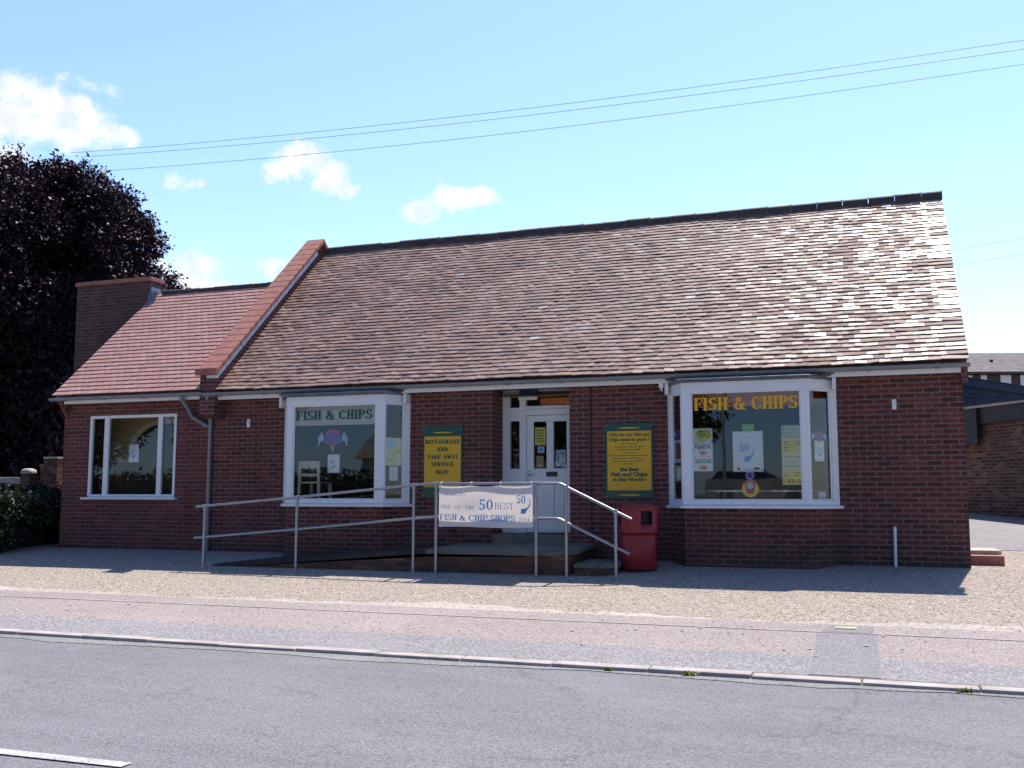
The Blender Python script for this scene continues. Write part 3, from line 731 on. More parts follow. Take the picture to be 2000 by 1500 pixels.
# bay windows
def bay(a, b, c, d, fl, fr, lname, text):
    A, B, C_, D_ = (a, 0), (b, -BP), (c, -BP), (d, 0)
    Z0, Z1, G0, G1 = .86, 2.70, .93, 2.546
    mb = MB(); planes = []
    for (p, q), sl, sr in (((A, B), .10, .05), ((B, C_), fl, fr), ((C_, D_), .03, .12)):
        L = math.hypot(q[0] - p[0], q[1] - p[1]); pl = Plane((p[0], p[1], 0), (q[0] - p[0], q[1] - p[1], 0))
        pl.box(mb, 0, L, Z0, G0, -.07, 0); pl.box(mb, 0, L, G1, Z1, -.07, 0)
        pl.box(mb, .001, sl, G0, G1, -.068, -.001); pl.box(mb, L - sr, L - .001, G0, G1, -.068, -.001)
        e = .022
        for (u0, u1, v0, v1) in ((sl, L - sr, G0, G0 + e), (sl, L - sr, G1 - e, G1), (sl, sl + e, G0 + e, G1 - e), (L - sr - e, L - sr, G0 + e, G1 - e)):
            pl.box(mb, u0, u1, v0, v1, -.055, -.02)
        planes.append((pl, L, sl, sr))
    mb.box(d - .05, d + .004, -.19, -.002, 2.55, 2.722); mb.box(a - .004, a + .05, -.19, -.002, 2.55, 2.722)
    fr_ = mb.build('bay_window', M['white'], shop, .004)
    for pl, L, sl, sr in planes:
        m2 = MB(); pl.quad(m2, sl, L - sr, G0, G1, -.038); m2.build('pane', M['glass'], fr_)
    m2 = MB(); o = .055
    m2.prism([(a - .05, -.0), (b - .03, -BP - o), (c + .03, -BP - o), (d + .05, -.0)], .815, .858); m2.build('sill', M['white'], fr_, .006)
    m2 = MB(); o = .07
    m2.prism([(a - .04, -.02), (b - .04, -BP - o), (c + .04, -BP - o), (d + .04, -.02)], 2.704, 2.735)
    m2.mesh([(a - .02, -.2, 2.79), (d + .02, -.2, 2.79), (b - .03, -BP - o, 2.736), (c + .03, -BP - o, 2.736), (a - .03, -.1, 2.736), (d + .03, -.1, 2.736)], [(2, 3, 1, 0), (4, 2, 0), (3, 5, 1)])
    m2.tube([(b - .04, -BP - o, 2.735), (c + .04, -BP - o, 2.735)], .016, 8)
    m2.build('bay_roof', M['lead'], fr_)
    return fr_, planes
bayL, plL = bay(*BAYS[0], .125, .165, 'letter_green', None)
bayR, plR = bay(*BAYS[1], .14, .105, 'letter_yellow', None)
FL = Plane((0, -BP, 0), (1, 0, 0))         # plane of both bay fronts, u = world x, v = world z
mb = MB(); slab_text(mb, FL, 'FISH & CHIPS', -9.44, 2.292, 1.47, .16, -.0365, .2, .085, .05, .07); mb.build('lettering', M['letter_green'], bayL)
mb = MB(); slab_text(mb, FL, 'FISH & CHIPS', -2.55, 2.272, 1.51, .19, -.0365, .23, .09, .05, .06); mb.build('lettering', M['letter_yellow'], bayR)
mb = MB(); FL.box(mb, -9.485, -7.89, 2.20, 2.46, -.09, -.07); FL.box(mb, -9.485, -7.89, 2.463, 2.56, -.092, -.07, 1); mb.build('pelmet', [M['cream_board'], M['beige']], bayL)
# entrance
DP = Plane((0, .5, 0), (1, 0, 0))
mb = MB()
DP.box(mb, -5.945, -5.815, .38, 2.80, -.08, .02); DP.box(mb, -5.64, -5.525, .38, 2.80, -.08, .02); DP.box(mb, -4.70, -4.625, .38, 2.80, -.08, .02)
DP.box(mb, -5.525, -4.70, 2.345, 2.44, -.08, .045); DP.box(mb, -5.525, -4.70, 2.442, 2.50, -.08, .02)
DP.box(mb, -5.814, -5.641, 2.25, 2.48, -.07, .012); DP.box(mb, -5.814, -5.641, 2.70, 2.80, -.07, .012); DP.box(mb, -5.525, -4.70, 2.74, 2.80, -.07, .012)
DP.box(mb, -5.814, -5.641, .38, 1.45, -.07, .006)
DP.box(mb, -5.79, -5.66, .50, 1.32, .006, .016)
DP.box(mb, -5.944, -5.53, .381, .46, .02, .04)
dfr = mb.build('door_frame', M['white_paint'], shop, .004)
for u0, u1, v0, v1 in ((-5.814, -5.641, 1.45, 2.25), (-5.814, -5.641, 2.48, 2.70), (-5.525, -4.70, 2.50, 2.74)):
    mb = MB(); DP.quad(mb, u0, u1, v0, v1, -.03); mb.build('pane', M['glass'], dfr)
mb = MB(); DP.box(mb, -5.62, -5.30, 2.655, 2.775, .03, .09); DP.box(mb, -5.64, -5.31, 2.60, 2.654, .03, .08, 1); mb.build('alarm_box', [M['navy'], M['white_paint']], dfr, .004)
mb = MB(); u0, u1 = -5.522, -4.704
DP.box(mb, u0, -5.40, .39, 2.34, -.06, -.012); DP.box(mb, -4.822, u1, .39, 2.34, -.06, -.012); DP.box(mb, -5.172, -5.048, 1.45, 2.235, -.06, -.012)
DP.box(mb, -5.40, -4.822, 2.235, 2.34, -.06, -.012); DP.box(mb, -5.40, -4.822, 1.21, 1.45, -.06, -.012); DP.box(mb, -5.40, -4.822, .39, .60, -.06, -.012)
DP.box(mb, -5.172, -5.048, .60, 1.21, -.06, -.012)
for a, b in ((-5.40, -5.172), (-5.048, -4.822)):
    DP.box(mb, a, b, .60, 1.21, -.055, -.035); DP.box(mb, a + .05, b - .05, .66, 1.15, -.035, -.024)
door = mb.build('door', M['white_paint'], shop, .004)
for a, b in ((-5.40, -5.172), (-5.048, -4.822)):
    mb = MB(); DP.quad(mb, a, b, 1.45, 2.235, -.036); mb.build('pane', M['glass'], door)
mb = MB(); DP.box(mb, -5.18, -4.98, 1.315, 1.395, -.014, -.004); DP.box(mb, -5.165, -4.995, 1.33, 1.38, -.004, .003); mb.build('letterbox', M['ink'], door, .003)
mb = MB(); DP.box(mb, -5.495, -5.465, 1.22, 1.42, -.012, -.004); mb.tube([DP.p(-5.48, 1.34, -.004), DP.p(-5.48, 1.34, .04), DP.p(-5.38, 1.34, .045)], .009, 8); mb.build('handle', M['steel'], door)
# downpipe with swan neck, wall fittings, overflow pipe
mb = MB()
mb.tube([(-11.36, -.29, 2.80), (-11.37, -.28, 2.74), (-11.44, -.10, 2.62), (-11.46, -.05, 2.55), (-11.46, -.05, -.08)], .036, 12)
for z in (2.4, 1.6, .8, .1): mb.tube([(-11.46, -.05, z - .03), (-11.46, -.05, z + .03)], .044, 12)
mb.build('downpipe', M['grey_pvc'], shop)
for x, z in ((-10.66, 2.30), (.28, 2.315)):
    mb = MB(); mb.box(x - .03, x + .03, -.035, -.001, z - .075, z + .075); mb.box(x - .018, x + .018, -.06, -.035, z - .02, z + .03)
    mb.build('wall_sensor', M['white'], shop, .006)
mb = MB(); mb.tube([(.222, -.03, .56), (.222, -.032, .53), (.214, -.035, -.02)], .021, 12); mb.box(.20, .245, -.03, .0, .49, .52); mb.build('overflow_pipe', M['white'], shop)
mb = MB(); mb.box(-3.12, -3.05, -.19, -.10, 2.665, 2.725); mb.tube([(-3.085, -.14, 2.67), (-3.085, -.16, 2.62)], .02, 8); mb.build('eaves_lamp', M['white'], shop)
# inside of the shop: one room shell of floor, ceiling and walls
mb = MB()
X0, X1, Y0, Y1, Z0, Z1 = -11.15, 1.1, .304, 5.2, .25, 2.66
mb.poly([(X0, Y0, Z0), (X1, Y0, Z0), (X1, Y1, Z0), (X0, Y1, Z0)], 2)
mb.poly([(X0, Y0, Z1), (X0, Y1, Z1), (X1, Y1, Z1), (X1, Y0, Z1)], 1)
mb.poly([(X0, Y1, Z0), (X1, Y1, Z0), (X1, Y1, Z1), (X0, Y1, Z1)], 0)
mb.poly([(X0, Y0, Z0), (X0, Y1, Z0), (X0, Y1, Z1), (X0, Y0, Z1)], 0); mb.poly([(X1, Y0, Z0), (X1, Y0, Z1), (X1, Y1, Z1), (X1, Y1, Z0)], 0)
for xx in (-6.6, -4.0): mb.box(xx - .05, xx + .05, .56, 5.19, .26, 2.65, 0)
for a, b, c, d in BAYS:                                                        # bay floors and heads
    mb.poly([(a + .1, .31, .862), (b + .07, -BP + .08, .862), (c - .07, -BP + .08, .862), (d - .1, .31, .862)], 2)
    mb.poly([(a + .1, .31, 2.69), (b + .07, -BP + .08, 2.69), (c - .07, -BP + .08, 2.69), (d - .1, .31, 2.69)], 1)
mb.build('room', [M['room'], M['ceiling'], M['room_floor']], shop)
mb = MB(); mb.box(-5.30, -4.66, .585, .60, 2.49, 2.635); mb.build('menu_fascia', M['orange_panel'], shop)
mb = MB(); mb.box(-3.9, 1.05, .34, .37, 2.38, 2.655, 1); mb.build('menu_fascia', [M['counter'], M['orange_panel']], shop)

# ------------------------------------------------------------------ annexe
ann = empty('side_annexe', (-13.2, 0, 0), 'low brick annexe with new pink tiled roof beside the copper beech', 'building')
AY, AZ, BY, BZ = -.25, 2.905, 2.62, 5.44
mb = MB()
wall_face(mb, -14.90, -11.532, -.4, 2.88, [(-14.29, -12.255, .96, 2.53)], .012, .25)
mb.poly([(-14.9, .012, -.4), (-14.9, .012, 2.88), (-14.9, 2.62, 5.30), (-14.9, 5.25, 2.88), (-14.9, 5.25, -.4)])
mb.poly([(-14.9, 5.25, -.4), (-14.9, 5.25, 2.88), (-11.54, 5.25, 2.88), (-11.54, 5.25, -.4)])
mb.prism_x([(-.22, 2.84), (.01, 2.84), (.01, 2.52)], -14.90, -14.79)
mb.build('wall', M['brick_new'], ann)
mb = MB(); tile_roof(mb, -14.95, -11.54, AY, AZ, BY, BZ, 28, .165, .0026, random.Random(21), 0, False, .002, .004)
mb.poly([(-14.93, AY + .02, AZ - .03), (-11.54, AY + .02, AZ - .03), (-11.54, BY, BZ - .02), (-14.93, BY, BZ - .02)])
mb.poly([(-14.93, BY, BZ - .02), (-11.54, BY, BZ - .02), (-11.54, 5.5, 2.9), (-14.93, 5.5, 2.9)])
mb.build('roof', M['tile_new'], ann)
mb = MB(); ridge_run(mb, -14.74, -11.56, BY, BZ + .03, .10, .45, random.Random(6), .5); mb.build('ridge', M['ridge'], ann)
mb = MB(); mb.box(-14.72, -11.56, -.215, -.19, 2.75, 2.88); mb.box(-14.72, -11.56, -.19, .01, 2.772, 2.79); mb.build('fascia', M['white'], ann, .003)
mb = MB(); gutter_run(mb, -14.98, -11.47, -.29, 2.862); mb.build('gutter', M['grey_pvc'], ann)
mb = MB(); mb.tube([(-11.93, -.29, 2.81), (-11.93, -.285, 2.76), (-11.92, -.12, 2.60), (-11.90, -.06, 2.50), (-11.86, -.055, 2.44), (-11.56, -.055, 2.28), (-11.50, -.055, 2.26)], .036, 12)
mb.tube([(-11.93, -.29, 2.72), (-11.93, -.29, 2.80)], .044, 12); mb.build('downpipe', M['grey_pvc'], ann)
AP = Plane((0, .012, 0), (1, 0, 0)); mb = MB()
a0, a1, b0, b1 = -14.285, -12.26, .965, 2.525
AP.box(mb, a0, a1, b0, b0 + .055, -.08, -.01); AP.box(mb, a0, a1, b1 - .055, b1, -.08, -.01)
for u0, u1 in ((a0, a0 + .06), (-13.935, -13.83), (-12.685, -12.59), (a1 - .06, a1)): AP.box(mb, u0, u1, b0 + .055, b1 - .055, -.079, -.011)
win = mb.build('window', M['white'], ann, .004)
for u0, u1 in ((a0 + .06, -13.935), (-13.83, -12.685), (-12.59, a1 - .06)):
    mb = MB(); AP.quad(mb, u0, u1, b0 + .055, b1 - .055, -.05); mb.build('pane', M['glass'], win)
mb = MB(); mb.box(-14.36, -12.19, -.075, .02, .925, .963); mb.build('sill', M['white'], win, .005)
mb = MB(); mb.box(-16.92, -14.90, 2.32, 2.72, -.2, 5.70); ch = mb.build('chimney', M['brick_chimney'], ann)
mb = MB(); mb.box(-16.955, -14.865, 2.285, 2.755, 5.703, 5.79); mb.build('cap', M['coping'], ch, .008)
mb = MB(); mb.box(-14.93, -14.74, 2.29, 2.318, 5.18, 5.40); mb.box(-14.899, -14.86, 2.32, 2.62, 5.2, 5.56); mb.build('flashing', M['lead'], ch)
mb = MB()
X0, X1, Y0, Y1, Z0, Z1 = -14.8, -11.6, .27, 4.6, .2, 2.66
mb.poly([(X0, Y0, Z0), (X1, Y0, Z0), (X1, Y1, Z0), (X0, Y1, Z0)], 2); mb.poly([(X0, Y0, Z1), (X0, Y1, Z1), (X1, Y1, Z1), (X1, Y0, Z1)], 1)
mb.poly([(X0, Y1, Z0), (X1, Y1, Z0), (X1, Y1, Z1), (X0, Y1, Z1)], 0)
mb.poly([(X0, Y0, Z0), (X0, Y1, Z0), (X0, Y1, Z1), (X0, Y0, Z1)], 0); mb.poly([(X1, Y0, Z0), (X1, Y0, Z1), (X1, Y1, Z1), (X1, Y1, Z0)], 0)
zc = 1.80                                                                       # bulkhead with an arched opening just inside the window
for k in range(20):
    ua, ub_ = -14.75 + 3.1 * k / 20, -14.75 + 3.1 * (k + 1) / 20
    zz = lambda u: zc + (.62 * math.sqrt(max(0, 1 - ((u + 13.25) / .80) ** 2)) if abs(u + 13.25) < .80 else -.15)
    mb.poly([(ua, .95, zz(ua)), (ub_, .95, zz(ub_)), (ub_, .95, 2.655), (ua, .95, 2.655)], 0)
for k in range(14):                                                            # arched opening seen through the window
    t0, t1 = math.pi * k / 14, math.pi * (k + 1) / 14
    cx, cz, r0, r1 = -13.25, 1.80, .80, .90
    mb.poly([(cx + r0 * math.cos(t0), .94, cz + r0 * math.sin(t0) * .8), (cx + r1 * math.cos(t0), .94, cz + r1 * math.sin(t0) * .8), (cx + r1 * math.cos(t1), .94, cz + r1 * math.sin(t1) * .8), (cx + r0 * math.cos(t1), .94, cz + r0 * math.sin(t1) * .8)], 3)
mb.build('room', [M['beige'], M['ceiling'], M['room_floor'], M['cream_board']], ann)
# ------------------------------------------------------------------ ramp and entrance platform
plat = empty('entrance_ramp', (-6.5, -.7, -.1), 'low brick ramp and landing with worn concrete top before the door', 'ramp')
mb = MB()
prof = [(-10.3, -.4), (-4.24, -.4), (-4.24, .125), (-6.5, .075), (-10.3, -.175)]
mb.mesh([(x, -1.36, z) for x, z in prof] + [(x, -.005, z) for x, z in prof], [(0, 1, 2, 3, 4), (9, 8, 7, 6, 5), (1, 6, 7, 2), (0, 4, 9, 5)])
mb.build('plinth', M['brick_ramp'], plat)
def topz(x, y):
    base = .185 if x > -6.5 else .185 + (x + 6.5) * (.305 / 3.8)
    return base + (y + 1.38) * (.075 / 1.38) * (1 if x > -6.5 else .5)
mb = MB()
for a, b in ((-6.5, -4.6),):
    q = [(a, -1.395), (b, -1.395), (b, -.004), (a, -.004)]
    mb.hexa([(x, y, topz(x, y) - .06) for x, y in q] + [(x, y, topz(x, y)) for x, y in q])
mr_ = MB()
for a, b in ((-10.35, -8.4), (-8.4, -6.502)):
    q = [(a, -1.375), (b, -1.375), (b, -.004), (a, -.004)]
    mr_.hexa([(x, y, topz(x, y) - .06) for x, y in q] + [(x, y, topz(x, y)) for x, y in q])
mr_.build('ramp_surface', plain('ramp_tarmac', (.06, .052, .048), .95, spec=.15, var=.3, scale=6, bump=.5), plat)
arcp = [(-4.6, -1.395)] + [(-4.6 + .42 * math.sin(t), -1.395 + .42 * (1 - math.cos(t))) for t in [R(a) for a in (22, 45, 67, 90)]] + [(-4.18, -.004), (-4.6, -.004)]
n = len(arcp); vs = [(x, y, topz(-5, y) - .06) for x, y in arcp] + [(x, y, topz(-5, y)) for x, y in arcp]
mb.mesh(vs, [tuple(range(n))[::-1], tuple(range(n, 2 * n))] + [(i, (i + 1) % n, n + (i + 1) % n, n + i) for i in range(n)])
mb.build('concrete_top', M['concrete'], plat)
mb = MB(); mb.box(-5.944, -4.626, -.002, .497, .05, .375); mb.build('threshold', M['concrete'], plat, .01)
mb = MB(); st = [(-4.17, -1.35), (-3.72, -1.35), (-3.58, -1.22), (-3.52, -.5), (-4.17, -.5)]; n = len(st)
mb.mesh([(x, y, -.04 + .02 * (y + 1.35)) for x, y in st] + [(x, y, .02 + .03 * (y + 1.35)) for x, y in st], [tuple(range(n))[::-1], tuple(range(n, 2 * n))] + [(i, (i + 1) % n, n + (i + 1) % n, n + i) for i in range(n)])
stp = mb.build('step', M['concrete'], plat, .008)
mb = MB(); mb.prism([(x * 1.0 - (.03 if x > -4 else 0), y + (.03 if y < -1 else 0)) for x, y in st], -.4, -.042); mb.build('riser', M['brick_ramp'], stp)

# ------------------------------------------------------------------ handrail
RYY = -1.47
rail = empty('handrail', (-6.5, RYY, gz(RYY)), 'galvanised tube handrail running up the ramp and down past the step', 'handrail')
mb = MB(); mb.tube([(-10.64, RYY, .816), (-8.72, RYY, .972), (-6.72, RYY, 1.155), (-6.62, RYY, 1.166), (-6.30, RYY, 1.183), (-4.36, RYY, 1.180), (-4.30, RYY, 1.164), (-4.24, RYY, 1.128), (-3.28, RYY, .668)], .0215, 14); mb.build('top_rail', M['galv'], rail)
mb = MB(); mb.tube([(-10.66, RYY, .304), (-8.71, RYY, .468), (-6.70, RYY, .652), (-6.29, RYY, .682), (-4.40, RYY, .672), (-4.33, RYY, .660), (-4.24, RYY, .615), (-3.31, RYY, .182)], .0215, 14); mb.build('mid_rail', M['galv'], rail)
for x, zt, zm in ((-10.47, .83, .32), (-8.72, .972, .467), (-6.67, 1.16, .654), (-6.295, 1.183, .682), (-4.70, 1.181, .674), (-4.24, 1.128, .615), (-3.51, .778, .276)):
    mb = MB(); mb.tube([(x, RYY, gz(RYY) - .1), (x, RYY, zt - .02)], .0225, 14)
    po = mb.build('post', M['galv'], rail)
    mb = MB(); mb.tube([(x - .035, RYY, zt - .014 * 0), (x + .035, RYY, zt)], .030, 12); mb.tube([(x, RYY, zt - .075), (x, RYY, zt)], .029, 12)
    mb.build('clamp', M['galv'], po)
    mb = MB(); mb.tube([(x, RYY, zm - .045), (x, RYY, zm + .045)], .029, 12); mb.build('clamp', M['galv'], po)

# ------------------------------------------------------------------ banner
bu0, bu1, bv0, bv1, by = -6.225, -4.735, .535, 1.15, -1.522
BL = Plane((0, by, 0), (1, 0, 0))
def sag(u, v):
    s = (u - bu0) / (bu1 - bu0); t = (v - bv0) / (bv1 - bv0)
    e = math.sin(math.pi * s) * math.sin(math.pi * min(1, max(0, t)))
    return .018 * e * math.sin(5.5 * s + 2.2 * t + .6) + .012 * e * math.sin(9 * s - 5.0 * t) + .008 * math.sin(3 * math.pi * s) * t
ban = empty('banner', ((bu0 + bu1) / 2, by, bv0), 'white vinyl banner with blue lettering tied to the handrail', 'banner')
mb = MB(); NU, NV = 46, 20
def edge(u, v):
    s = (u - bu0) / (bu1 - bu0); t = (v - bv0) / (bv1 - bv0)
    return v - .012 * t * abs(math.sin(3 * math.pi * s)) + .006 * (1 - t) * math.sin(7 * s)
vs = [BL.p(bu0 + (bu1 - bu0) * i / NU, edge(bu0 + (bu1 - bu0) * i / NU, bv0 + (bv1 - bv0) * j / NV), sag(bu0 + (bu1 - bu0) * i / NU, bv0 + (bv1 - bv0) * j / NV)) for j in range(NV + 1) for i in range(NU + 1)]
mb.mesh(vs, [(j * (NU + 1) + i, j * (NU + 1) + i + 1, (j + 1) * (NU + 1) + i + 1, (j + 1) * (NU + 1) + i) for j in range(NV) for i in range(NU)], 0, True)
mb.build('cloth', M['banner'], ban)
mb = MB(); wv = lambda a, b: sag(a, b)
Bw = bu1 - bu0; Bh = bv1 - bv0
ub = lambda f: bu0 + Bw * f
vb = lambda f: bv0 + Bh * f
kw = dict(w=.0035, warp=wv)
slab_text(mb, BL, 'ONE', ub(.022), vb(.44), Bw * .108, Bh * .10, s=.15, h=.06, o=.05, gap=.08, mi=1, **kw)
slab_text(mb, BL, 'OF', ub(.178), vb(.43), Bw * .064, Bh * .095, s=.15, h=.06, o=.05, gap=.08, mi=1, **kw)
slab_text(mb, BL, 'THE', ub(.288), vb(.42), Bw * .10, Bh * .095, s=.15, h=.06, o=.05, gap=.08, mi=1, **kw)
slab_text(mb, BL, '50', ub(.435), vb(.415), Bw * .145, Bh * .25, s=.17, h=.07, o=.05, gap=.1, mi=0, **kw)
slab_text(mb, BL, 'BEST', ub(.60), vb(.43), Bw * .20, Bh * .165, s=.15, h=.06, o=.05, gap=.08, mi=1, **kw)
slab_text(mb, BL, 'FISH', ub(.012), vb(.165), Bw * .185, Bh * .15, s=.17, h=.07, o=.05, gap=.08, mi=0, **kw)
slab_text(mb, BL, '&', ub(.228), vb(.155), Bw * .066, Bh * .125, s=.2, h=.09, o=.05, gap=.08, mi=0, **kw)
slab_text(mb, BL, 'CHIP', ub(.328), vb(.15), Bw * .20, Bh * .15, s=.17, h=.07, o=.05, gap=.08, mi=0, **kw)
slab_text(mb, BL, 'SHOPS', ub(.553), vb(.145), Bw * .265, Bh * .15, s=.17, h=.07, o=.05, gap=.08, mi=0, **kw)
slab_text(mb, BL, '2014', ub(.855), vb(.14), Bw * .115, Bh * .10, s=.12, h=.05, o=.04, gap=.1, mi=1, **kw)
sv, sf = font_mesh('UK\'s', .0); sx0 = min(a[0] for a in sv); sx1 = max(a[0] for a in sv)
mb.mesh([BL.p(ub(.205) + (a - sx0) / (sx1 - sx0) * Bw * .085, vb(.745) + b * Bh * .11, .0045 + sag(ub(.24), vb(.77))) for a, b, c in sv], sf, 2)
word_bars(mb, BL, ub(.13), vb(.755), Bw * .13, Bh * .045, .006 + sag(ub(.13), vb(.75)), 2)
def logo50(mb, pl, u, v, s, w, mi, warp=None):
    """'50' with a fish-tail swoosh under it; u,v lower left, s height"""
    slab_text(mb, pl, '50', u, v + s * .56, s * .46, s * .40, w, s=.17, h=.07, o=.05, gap=.06, mi=mi, warp=warp)
    P = lambda a, b, dw: pl.p(u + (a + .06) * s, v + b * s, w + dw + (warp(u + a * s, v + b * s) if warp else 0))
    mb.poly([P(.14, .05, .0002), P(.40, .08, .0002), P(.52, .34, .0002), P(.18, .30, .0002)], mi)
    arc_ = [(.30, .24), (.46, .30), (.58, .44), (.63, .62), (.58, .80)]
    for i in range(4):
        (a, b), (c, d) = arc_[i], arc_[i + 1]; t = .05 - .008 * i
        mb.poly([P(a + t, b - t, .0004), P(c + t * .8, d - t * .5, .0004), P(c - t * .5, d, .0004), P(a - t * .5, b + t * .5, .0004)], mi)
    mb.poly([P(-.02, .60, .0003), P(.04, .58, .0003), P(.05, .66, .0003), P(-.01, .67, .0003)], mi)
logo50(mb, BL, ub(.835), vb(.30), .30, .0035, 0, wv)
mb.build('lettering', [M['blue'], plain('ink_faded_blue', (.28, .46, .68), .5, bump=0), plain('ink_faint', (.58, .58, .72), .5, bump=0)], ban)
for u in (ub(.02), ub(.345), ub(.66), ub(.985)):
    mb = MB(); mb.tube([(u, by, bv1 - .02), (u, by - .012, 1.19), (u, RYY, 1.212), (u, RYY + .028, 1.18), (u, RYY, bv1 - .01)], .005, 6); mb.build('tie', M['white'], ban)
for u in (bu0 + .015, bu1 - .015):
    s = -1 if u < -5 else 1
    mb = MB(); mb.tube([(u, by - .006, bv0 + .03), (u + s * .05, RYY - .03, bv0 + .02)], .004, 6); mb.build('tie', M['white'], ban)

# ------------------------------------------------------------------ yellow wall signs
def leafline(mb, pl, cu, v, half, th, w, mi):
    pl.shape(mb, [(cu - half, v), (cu - half * .5, v - th * .5), (cu + half * .5, v - th * .5), (cu + half, v), (cu + half * .5, v + th * .5), (cu - half * .5, v + th * .5)], w, mi)
WP = Plane((0, 0, 0), (1, 0, 0))
def sign(x0, x1, z0, z1, label, lines, bands):
    s = empty('wall_sign', ((x0 + x1) / 2, 0, z0), label, 'sign', 'yellow and green signs on the brick wall')
    mb = MB(); WP.box(mb, x0, x1, z0, z1, .004, .018); b = mb.build('board', M['green'], s, .003)
    mb = MB(); WP.box(mb, x0 + .028, x1 - .028, z0 + bands, z1 - bands, .0185, .0195); mb.build('panel', M['sign_yellow'], s)
    mb = MB(); c = (x0 + x1) / 2
    for t in lines:
        if t[0] == 'slab': slab_text(mb, WP, t[1], c - t[3] / 2, t[2], t[3], t[4], .0205, s=.22, h=.1, o=.06, gap=.09)
        elif t[0] == 'bars': word_bars(mb, WP, c, t[2], t[3], t[4], .0205)
        else: sans_text(mb, WP, t[1], c, t[2], t[3], t[4], .0205, t[5])
    mb.build('lettering', M['letter_green'], s)
    for v in (z1 - bands * .62, z0 + bands * .42):
        mb = MB(); leafline(mb, WP, c, v, (x1 - x0) * .27, .022, .0192, 0); mb.build('flourish', M['sign_yellow'], s)
    for u in (x0 + .014, x1 - .014):
        for v in (z0 + .03, (z0 + z1) / 2, z1 - .03): mb = MB(); WP.disc(mb, u, v, .008, .008, .0188, 0, 10); mb.build('screw', M['steel'], s)
    return s
sign(-7.195, -6.475, .975, 2.155, 'yellow and green restaurant and take away sign partly behind the banner',
     [('slab', 'RESTAURANT', 1.868, .56, .062), ('slab', 'AND', 1.743, .185, .062), ('slab', 'TAKE', 1.616, .21, .062), ('slab', 'SERVICE', 1.492, .36, .062), ('slab', '01692', 1.36, .21, .056)], .165)
# second pair of words of the third line sits beside the first
o = [c for c in bpy.data.objects if c.name.startswith('lettering') and c.parent and c.parent.name == 'wall_sign'][0]
def relet():
    mb = MB(); c = (-7.195 - 6.475) / 2
    for txt, v, wd, cu in (('RESTAURANT', 1.864, .625, c), ('AND', 1.739, .205, c), ('TAKE', 1.612, .235, c - .155), ('AWAY', 1.612, .265, c + .155), ('SERVICE', 1.488, .41, c), ('01692', 1.356, .235, c)):
        slab_text(mb, WP, txt, cu - wd / 2, v, wd, .07, .0205, s=.29, h=.12, o=.05, gap=.07)
    p = o.parent; bpy.data.objects.remove(o); mb.build('lettering', M['letter_green'], p)
relet()
sx = -3.64
sign(-4.02, -3.262, .958, 2.138, 'yellow and green fish and chips question sign above the red bin',
     [('s', 'Why do our Fish and', 1.932, .655, .05, .035), ('s', 'Chips taste so good ?', 1.855, .655, .05, .035),
      ('bars', '', 1.80, .27, .021, .012), ('bars', '', 1.753, .46, .021, .012), ('bars', '', 1.708, .40, .021, .012), ('bars', '', 1.662, .2, .021, .012),
      ('bars', '', 1.617, .60, .021, .012), ('bars', '', 1.572, .54, .021, .012), ('bars', '', 1.528, .50, .021, .012), ('bars', '', 1.486, .19, .021, .012),
      ('s', 'the Best', 1.385, .31, .056, .05), ('s', 'Fish and Chips', 1.305, .58, .058, .05), ('s', 'in the World !', 1.226, .53, .054, .05)], .125)

# ------------------------------------------------------------------ litter bin
bx, byy, bz = -3.345, -.74, gz(-.74)
lb = empty('litter_bin', (bx, byy, bz), 'red plastic litter bin with square openings below a yellow sign', 'bin')
mb = MB(); mb.lathe([(.0, 0), (.235, 0), (.262, .03), (.268, .50), (.262, .525), (.0, .525)], (bx, byy, bz), 40, 0, 3.2, R(20)); mb.build('body', M['red_bin'], lb)
mb = MB(); N_ = 48; H0, H1 = .535, .93; az_open = [R(a) for a in (-54, 36, 126, 216)]
def sq(a, r, p=3.6, rot=R(20)):
    ca, sa = math.cos(a), math.sin(a); q = (abs(ca) ** p + abs(sa) ** p) ** (-1 / p)
    x, y = ca * q * r, sa * q * r
    return (bx + x * math.cos(rot) - y * math.sin(rot), byy + x * math.sin(rot) + y * math.cos(rot))
rows = [(.525, .285), (.56, .29), (.665, .291), (.855, .291), (.915, .29), (.945, .27), (.965, .19), (.97, .0)]
for (za, ra), (zb, rb) in zip(rows, rows[1:]):
    for k in range(N_):
        a0, a1 = 2 * math.pi * k / N_, 2 * math.pi * (k + 1) / N_
        mid = (a0 + a1) / 2 + R(20)
        if .66 < za < .7 and any(abs((mid - z + math.pi) % (2 * math.pi) - math.pi) < R(17) for z in az_open): continue
        P = [(*sq(a0, ra), bz + za), (*sq(a1, ra), bz + za), (*sq(a1, rb), bz + zb), (*sq(a0, rb), bz + zb)]
        mb.poly(P if ra and rb else P, 0, True)
mb.lathe([(.0, .525), (.285, .525)], (bx, byy, bz), 40, 0, 3.6, R(20))
hood = mb.build('hood', M['red_bin'], lb)
hood.modifiers.new('weld', 'WELD').merge_threshold = .0005
hood.modifiers.new('solidify', 'SOLIDIFY').thickness = .012
mb = MB(); mb.lathe([(.22, .54), (.22, .94)], (bx, byy, bz), 30, 0, 3.2, R(20)); mb.build('liner', M['dark'], hood)

